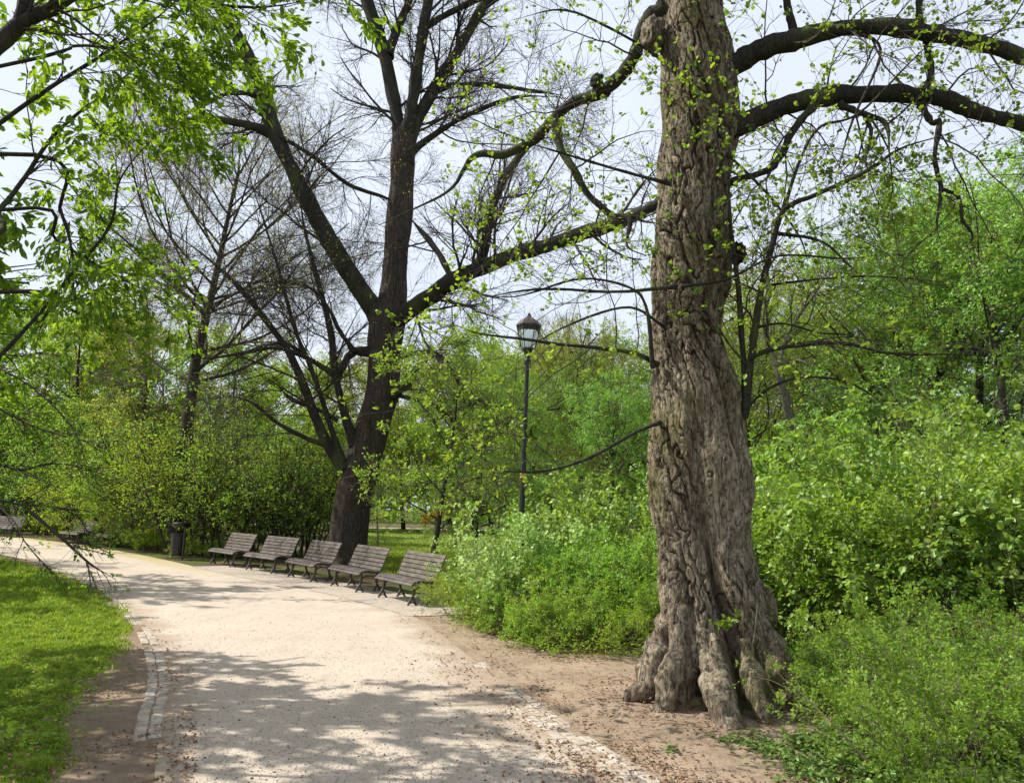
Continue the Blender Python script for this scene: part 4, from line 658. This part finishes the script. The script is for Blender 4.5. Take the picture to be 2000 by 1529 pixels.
for cx_, cy_, rr_, n_ in ((150, 1240, .25, 90), (60, 1220, .3, 120), (100, 1300, .3, 160), (180, 1320, .2, 80), (60, 1400, .35, 300), (30, 1460, .3, 260), (110, 1350, .3, 160), (115, 1440, .12, 60), (20, 1350, .5, 260)): g = G(cx_, cy_)[:2]; pt.append(g+rng.normal(0, rr_*.7, (n_, 2)))
o = ob('weeds', cover(np.vstack(pt), .03, LEAF, 'weeds', rng, .07)); prop(o, 'dark green low weeds in the shaded corner of the lawn', 'weeds', kind='stuff')
hp = gp([(830, 1190), (900, 1235), (1080, 1290), (1250, 1290), (1280, 1180), (1000, 1130), (860, 1140)]); pt = scatter_px(14000, hp, (820, 1120, 1290, 1300), rng, 0, .06)
o = ob('hedge_undergrowth', cover(pt, .035, LEAF, 'hedge_undergrowth', rng, .2)); prop(o, 'small green weeds growing under the low hedge beside the path', 'undergrowth', kind='stuff')
# weed by the lower left corner
g = G(35, 1480); place(shrub(130, .32, .35, 9, 20, 40, 0, 60, .06, LEAF_Y, r0=.003), 'seedling', g[0], g[1], 'bright seedling with fresh leaves in the bottom left corner', 'plant', 1)
# left mid thicket behind the path
TB = [(20, 42, 1.1), (95, 41, 1.1), (175, 37, .9), (250, 34, 1.0), (330, 30.5, .95), (405, 28, .92), (470, 27, .9), (535, 27, .88), (600, 27.5, .9), (60, 50, 1.4), (210, 47, 1.4), (380, 40, 1.2), (520, 40, 1.2), (640, 38, 1.0), (-60, 46, 1.2)]
TLb = ['thicket behind the distant bench at the left edge', 'thicket behind the pair of distant benches', 'thicket between the distant benches and the litter bin, front', 'thicket just left of the litter bin', 'thicket standing right behind the litter bin', 'thicket behind the first bench of the near row', 'thicket behind the gap of first and second near bench', 'thicket behind the second near bench', 'thicket just left of the brown trunk of the forked tree', 'taller thicket in the far left back row', 'taller thicket in the back row above the distant benches', 'taller thicket in the back row above the litter bin', 'taller thicket in the back row above the first benches', 'thicket in the back row hidden behind the brown trunk', 'thicket outside the left edge of the photo, front row']
for i, (px, Y_, s) in enumerate(TB): place(THI[i % 3], 'thicket', pxX(px, Y_), Y_, TLb[i], 'thicket', s, i*1.7, 'leafy thickets behind the benches')
for i, (px, Y_, s, lb) in enumerate([(215, 34, 1.0, 'bright yellow green shrub above the pair of distant benches'), (290, 31.5, .85, 'bright yellow green shrub left above the litter bin')]): place(THY[0], 'bright_shrub', pxX(px, Y_), Y_, lb, 'shrub', s, i*2, 'bright shrubs left of the litter bin')
LS = [(60, 1047, .75), (95, 1052, .6), (235, 1068, .8), (270, 1077, .8), (310, 1084, .8), (385, 1096, .6)]
SL2 = ['small ground shrub right of the leftmost distant bench', 'small ground shrub left of the pair of distant benches', 'small ground shrub right of the pair of distant benches', 'small ground shrub halfway between distant benches and litter bin', 'small ground shrub left of the litter bin', 'small ground shrub between litter bin and first near bench']
for i, (px, py, s) in enumerate(LS): g = G(px, py-9); place(SPI[i % 3], 'ground_shrub', g[0], g[1], SL2[i], 'shrub', s*1.2, i*1.3, 'small shrubs along the far path edge')
# trees behind
place(BAREt, 'bare_tree', pxX(350, 27.5), 27.5, 'nearly bare upright tree with fine twigs rising above the litter bin', 'tree', 1, .5)
BT = [(FART[0], 925, 62, .95, 'tall green tree beyond the lawn between forked tree and lamp'), (FART[1], 1020, 52, .72, 'yellow green tree behind the lamp pole on its left'), (FART[0], 140, 46, .78, 'green tree rising behind the left thicket near the edge'), (FART[1], 430, 48, .68, 'yellow green tree behind the thicket above the first benches'), (FART[2], 270, 44, .7, 'olive tree right behind the thicket left of the litter bin'), (FART[0], 1560, 36, .62, 'green tree behind the bent trunk on its right'), (FART[2], 60, 52, .8, 'olive tinted tree beyond the thicket at the far left'), (FART[1], 190, 58, .85, 'yellowish budding tree beyond the thicket left of the bare tree'), (FART[0], 330, 60, .8, 'green tree far behind the bare tree'), (FART[0], 480, 62, .75, 'green tree far behind the second bench'), (FART[1], 600, 60, .72, 'yellow green tree far behind the left fork stems'), (FART[2], 700, 66, .80, 'olive tree far behind the forked trunk'), (FART[1], 790, 68, .82, 'yellow green tree beyond the lawn right of the forked trunk'), (FART[2], 880, 70, .88, 'olive tree beyond the lawn above the orange slide'), (FART[0], 960, 70, .8, 'green tree beyond the lawn left of the lamp'), (FART[1], 1110, 55, .78, 'yellow green tree far behind right of the lamp'), (FART[0], 1210, 52, .8, 'green tree far behind left of the old trunk'), (FART[1], 1330, 50, .72, 'yellow green tree hidden behind the old trunk'), (FART[2], 1480, 46, .9, 'olive tree far behind right of the old trunk'), (FART[0], 1600, 44, .78, 'green tree far behind the bent trunk'), (FART[1], 1710, 46, .70, 'yellow green tree in the low gap of the skyline'), (FART[0], 1830, 40, .72, 'green tree far behind the big right crown'), (FART[0], -60, 50, .85, 'green tree beyond the left edge of the photo')]
for i, (pr, px, Y_, s, lb) in enumerate(BT): place(pr, 'background_tree', pxX(px, Y_), Y_, lb, 'tree', s, i*1.9, 'background trees')
place(WIL, 'willow', pxX(1070, 40), 40, 'round topped olive willow rising behind the lamp lantern', 'tree', 1, 1.)
for i, (pr, px, Y_, s, lb) in enumerate([(MIDT[0], 1140, 25, .68, 'fresh green small tree behind the hedge right of the lamp'), (MIDT[1], 1230, 22, .72, 'airy light green tree left behind the old trunk'), (MIDT[0], 1925, 19, 1.1, 'large bright green tree filling the right edge'), (MIDT[0], 1985, 16.5, .95, 'bright green tree in front of the larger one at the right edge'), (MIDT[1], 1640, 24, 1.12, 'airy grey green tree right of the old trunk above the bushes'), (MIDT[1], 1500, 26, 1.1, 'airy grey green tree close behind the old trunk'), (MIDT[1], 1790, 26, .95, 'airy tree in the skyline gap left of the bright crown'), (MIDT[0], 1040, 30, .72, 'green tree behind the lamp pole'), (MIDT[0], 930, 32, .8, 'green tree on the lawn edge between slim tree and lamp'), (MIDT[0], 1200, 18, .5, 'low green tree just behind the hedge left of the old trunk'), (MIDT[0], 1850, 23, 1.1, 'bright green tree at the left flank of the large right crown'), (MIDT[0], 2080, 22, 1.2, 'large green tree mostly outside the right edge')]): place(pr, 'leafy_tree', pxX(px, Y_), Y_, lb, 'tree', s, i*2.1+.3, 'leafy trees in the middle distance')
t = place(SML, 'leaning_tree', G(845, 1140)[0], 18.5, 'slim dark tree leaning right behind the nearest bench', 'tree', 1.0, .8); t.rotation_euler = (0, R(9), .8)
g = pxX(746, 22); t = place(treep(140, 3.2, 1.2, 500, .05, LEAF, tr=.035, n0=12, n1=40, n2=120, clear=.6, bark=BARK_G), 'sapling', g, 22, 'thin young sapling on the lawn right of the brown trunk', 'sapling', 1)
# tree with bent broken trunk at right
bt = thing('bent_tree', 'grey bent trunk with sideways limb above the bushes, right of the old tree', 'tree', (W(1545, 1000, 19)[0], 19, 0)); P, r_ = limb([(1560, 1070), (1552, 900), (1540, 800), (1525, 740), (1518, 712)], 10, 9, 19, 19, None, .05); ob('trunk', mk('trunk', *tubes([rel(bt, P)], [r_], 12), BARK_G, smooth=True), bt)
A, Bq = limbs_to(bt, [(rel(bt, a), b) for a, b in (L_([(1522, 712), (1560, 705), (1600, 725), (1640, 735)], 5, 3, 19, 18.5), L_([(1520, 715), (1490, 640), (1500, 540), (1480, 450)], 6, 2, 19, 19), L_([(1520, 715), (1545, 640), (1600, 560), (1640, 480)], 5, 2, 19, 19.5))], BARK_G, 12)
k1 = kids(A, Bq, 40, .1, 1, .8, 2, .7, 8, .12, .02, .5, rg, .008, .4); k2 = kids(*k1, 260, .1, 1, .4, 1, .7, 6, .12, 0, .5, rg, .005, .4); ob('twigs', twigmesh('twigs', [(*k1, 4), (*k2, 3)], BARK_T), bt); ob('foliage', leafmesh('foliage', k2[0], 1200, .06, LEAF, rg), bt)
# low drooping tree at left, beyond the lawn
rg = np.random.default_rng(77); dt = thing('drooping_tree', 'leafy tree outside the left edge whose dark twigs droop over the path', 'tree', (-14.2, 16.6, 0))
tp = crv([(-14.2, 16.6, -.1), (-14.1, 16.6, 2), (-14, 16.7, 4.2), (-14.1, 16.8, 7.5)], 20); ob('trunk', mk('trunk', *tubes([rel(dt, tp)], [np.linspace(.22, .09, 20)], 16), BARK_L, smooth=True), dt)
DL_ = [LP([(-250, 760, 16.4), (-80, 850, 16), (20, 915, 16), (110, 905, 16), (200, 925, 16), (300, 960, 16)], 2.6, .8), LP([(-250, 900, 16.4), (-60, 960, 16), (40, 985, 16), (105, 990, 16), (155, 1010, 16), (175, 1040, 16), (225, 1022, 16)], 2.6, .8), LP([(-250, 950, 16.4), (-60, 960, 15.7), (20, 1010, 15.4), (50, 1060, 15.2), (95, 1110, 15.2), (118, 1132, 15.2)], 2.2, .7), LP([(60, 1000, 15.9), (120, 1050, 15.7), (175, 1100, 15.7), (228, 1132, 15.7)], 4, 1.3), LP([(-250, 700, 16.4), (-60, 770, 16), (60, 830, 16), (160, 860, 16), (240, 870, 16)], 2.6, .8), LP([(-250, 600, 16.4), (0, 690, 16), (100, 690, 16), (220, 745, 16), (330, 750, 16)], 2.6, .8), LP([(-200, 640, 16.4), (0, 720, 15.7), (90, 780, 15.4), (150, 850, 15.4), (170, 930, 15.4)], 2.2, .7)]
DL_ = [(rel(dt, P), r_) for P, r_ in DL_]; A, Bq = limbs_to(dt, DL_, BARK_T, 20, 'limb', 6)
n = 46; az = rg.uniform(0, 6.28, n); hs_ = grow(rel(dt, np.array([(-14.1, 16.7, z) for z in rg.uniform(2.9, 6.8, n)])), np.c_[np.cos(az), np.sin(az), rg.uniform(.0, .7, n)], rg.uniform(1.8, 4.2, n), 14, .1, -.01, rg); hr = np.linspace(.05, .01, 14)[None]*np.ones((n, 1))
k1 = kids(A, Bq, 150, .3, 1, .5, 1.5, .6, 7, .12, -.06, .6, rg, .004, .4); k2 = kids(*k1, 620, .1, 1, .3, .7, .7, 5, .13, -.06, .6, rg, .004, .5); h1 = kids(hs_, hr, 260, .2, 1, .5, 1.3, .8, 7, .12, 0, .5, rg, .005, .4); h2 = kids(*h1, 1300, .1, 1, .3, .7, .8, 5, .12, -.03, .6, rg, .003, .5)
ob('upper_limbs', mk('upper_limbs', *tubes(hs_, hr, 6), BARK_L), dt); ob('twigs', twigmesh('twigs', [(*k1, 4), (*k2, 3), (*h1, 4), (*h2, 3)], BARK_T), dt)
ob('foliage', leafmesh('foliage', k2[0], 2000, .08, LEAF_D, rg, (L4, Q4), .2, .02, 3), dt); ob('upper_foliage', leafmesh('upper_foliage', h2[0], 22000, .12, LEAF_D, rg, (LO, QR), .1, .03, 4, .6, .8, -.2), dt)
# shade trees further left outside the frame
for i, (x_, y_, s, lb) in enumerate([(-21, 22, .95, 'leafy tree outside the frame left of the lawn, nearer'), (-27, 27, 1.0, 'leafy tree outside the frame left of the lawn, farther')]): place(MIDT[0], 'shade_tree', x_, y_, lb, 'tree', s, i*2, 'shade trees left of the lawn')
# far wood that closes the view
rg = np.random.default_rng(99); n = 52000; th = rg.uniform(-1.2, 1.2, n); rad = rg.uniform(95, 125, n); x_ = np.sin(th)*rad; y_ = np.cos(th)*rad
top = 13+3.5*np.array([mnoise.noise((a*9, 0, 0)) for a in th])+1.5*np.array([mnoise.noise((a*30, 5, 0)) for a in th]); z_ = rg.uniform(0, 1, n)**.8*top
V, Q, r = leaves(np.stack([x_, y_, z_], 1), rg.normal(0, 1, (n, 3)), 1.0, rg, L4, Q4, 1.0); o = ob('woodland', mk('woodland', V, Q, LEAF, r)); prop(o, 'far off belt of green woodland closing the view', 'woodland', kind='stuff')
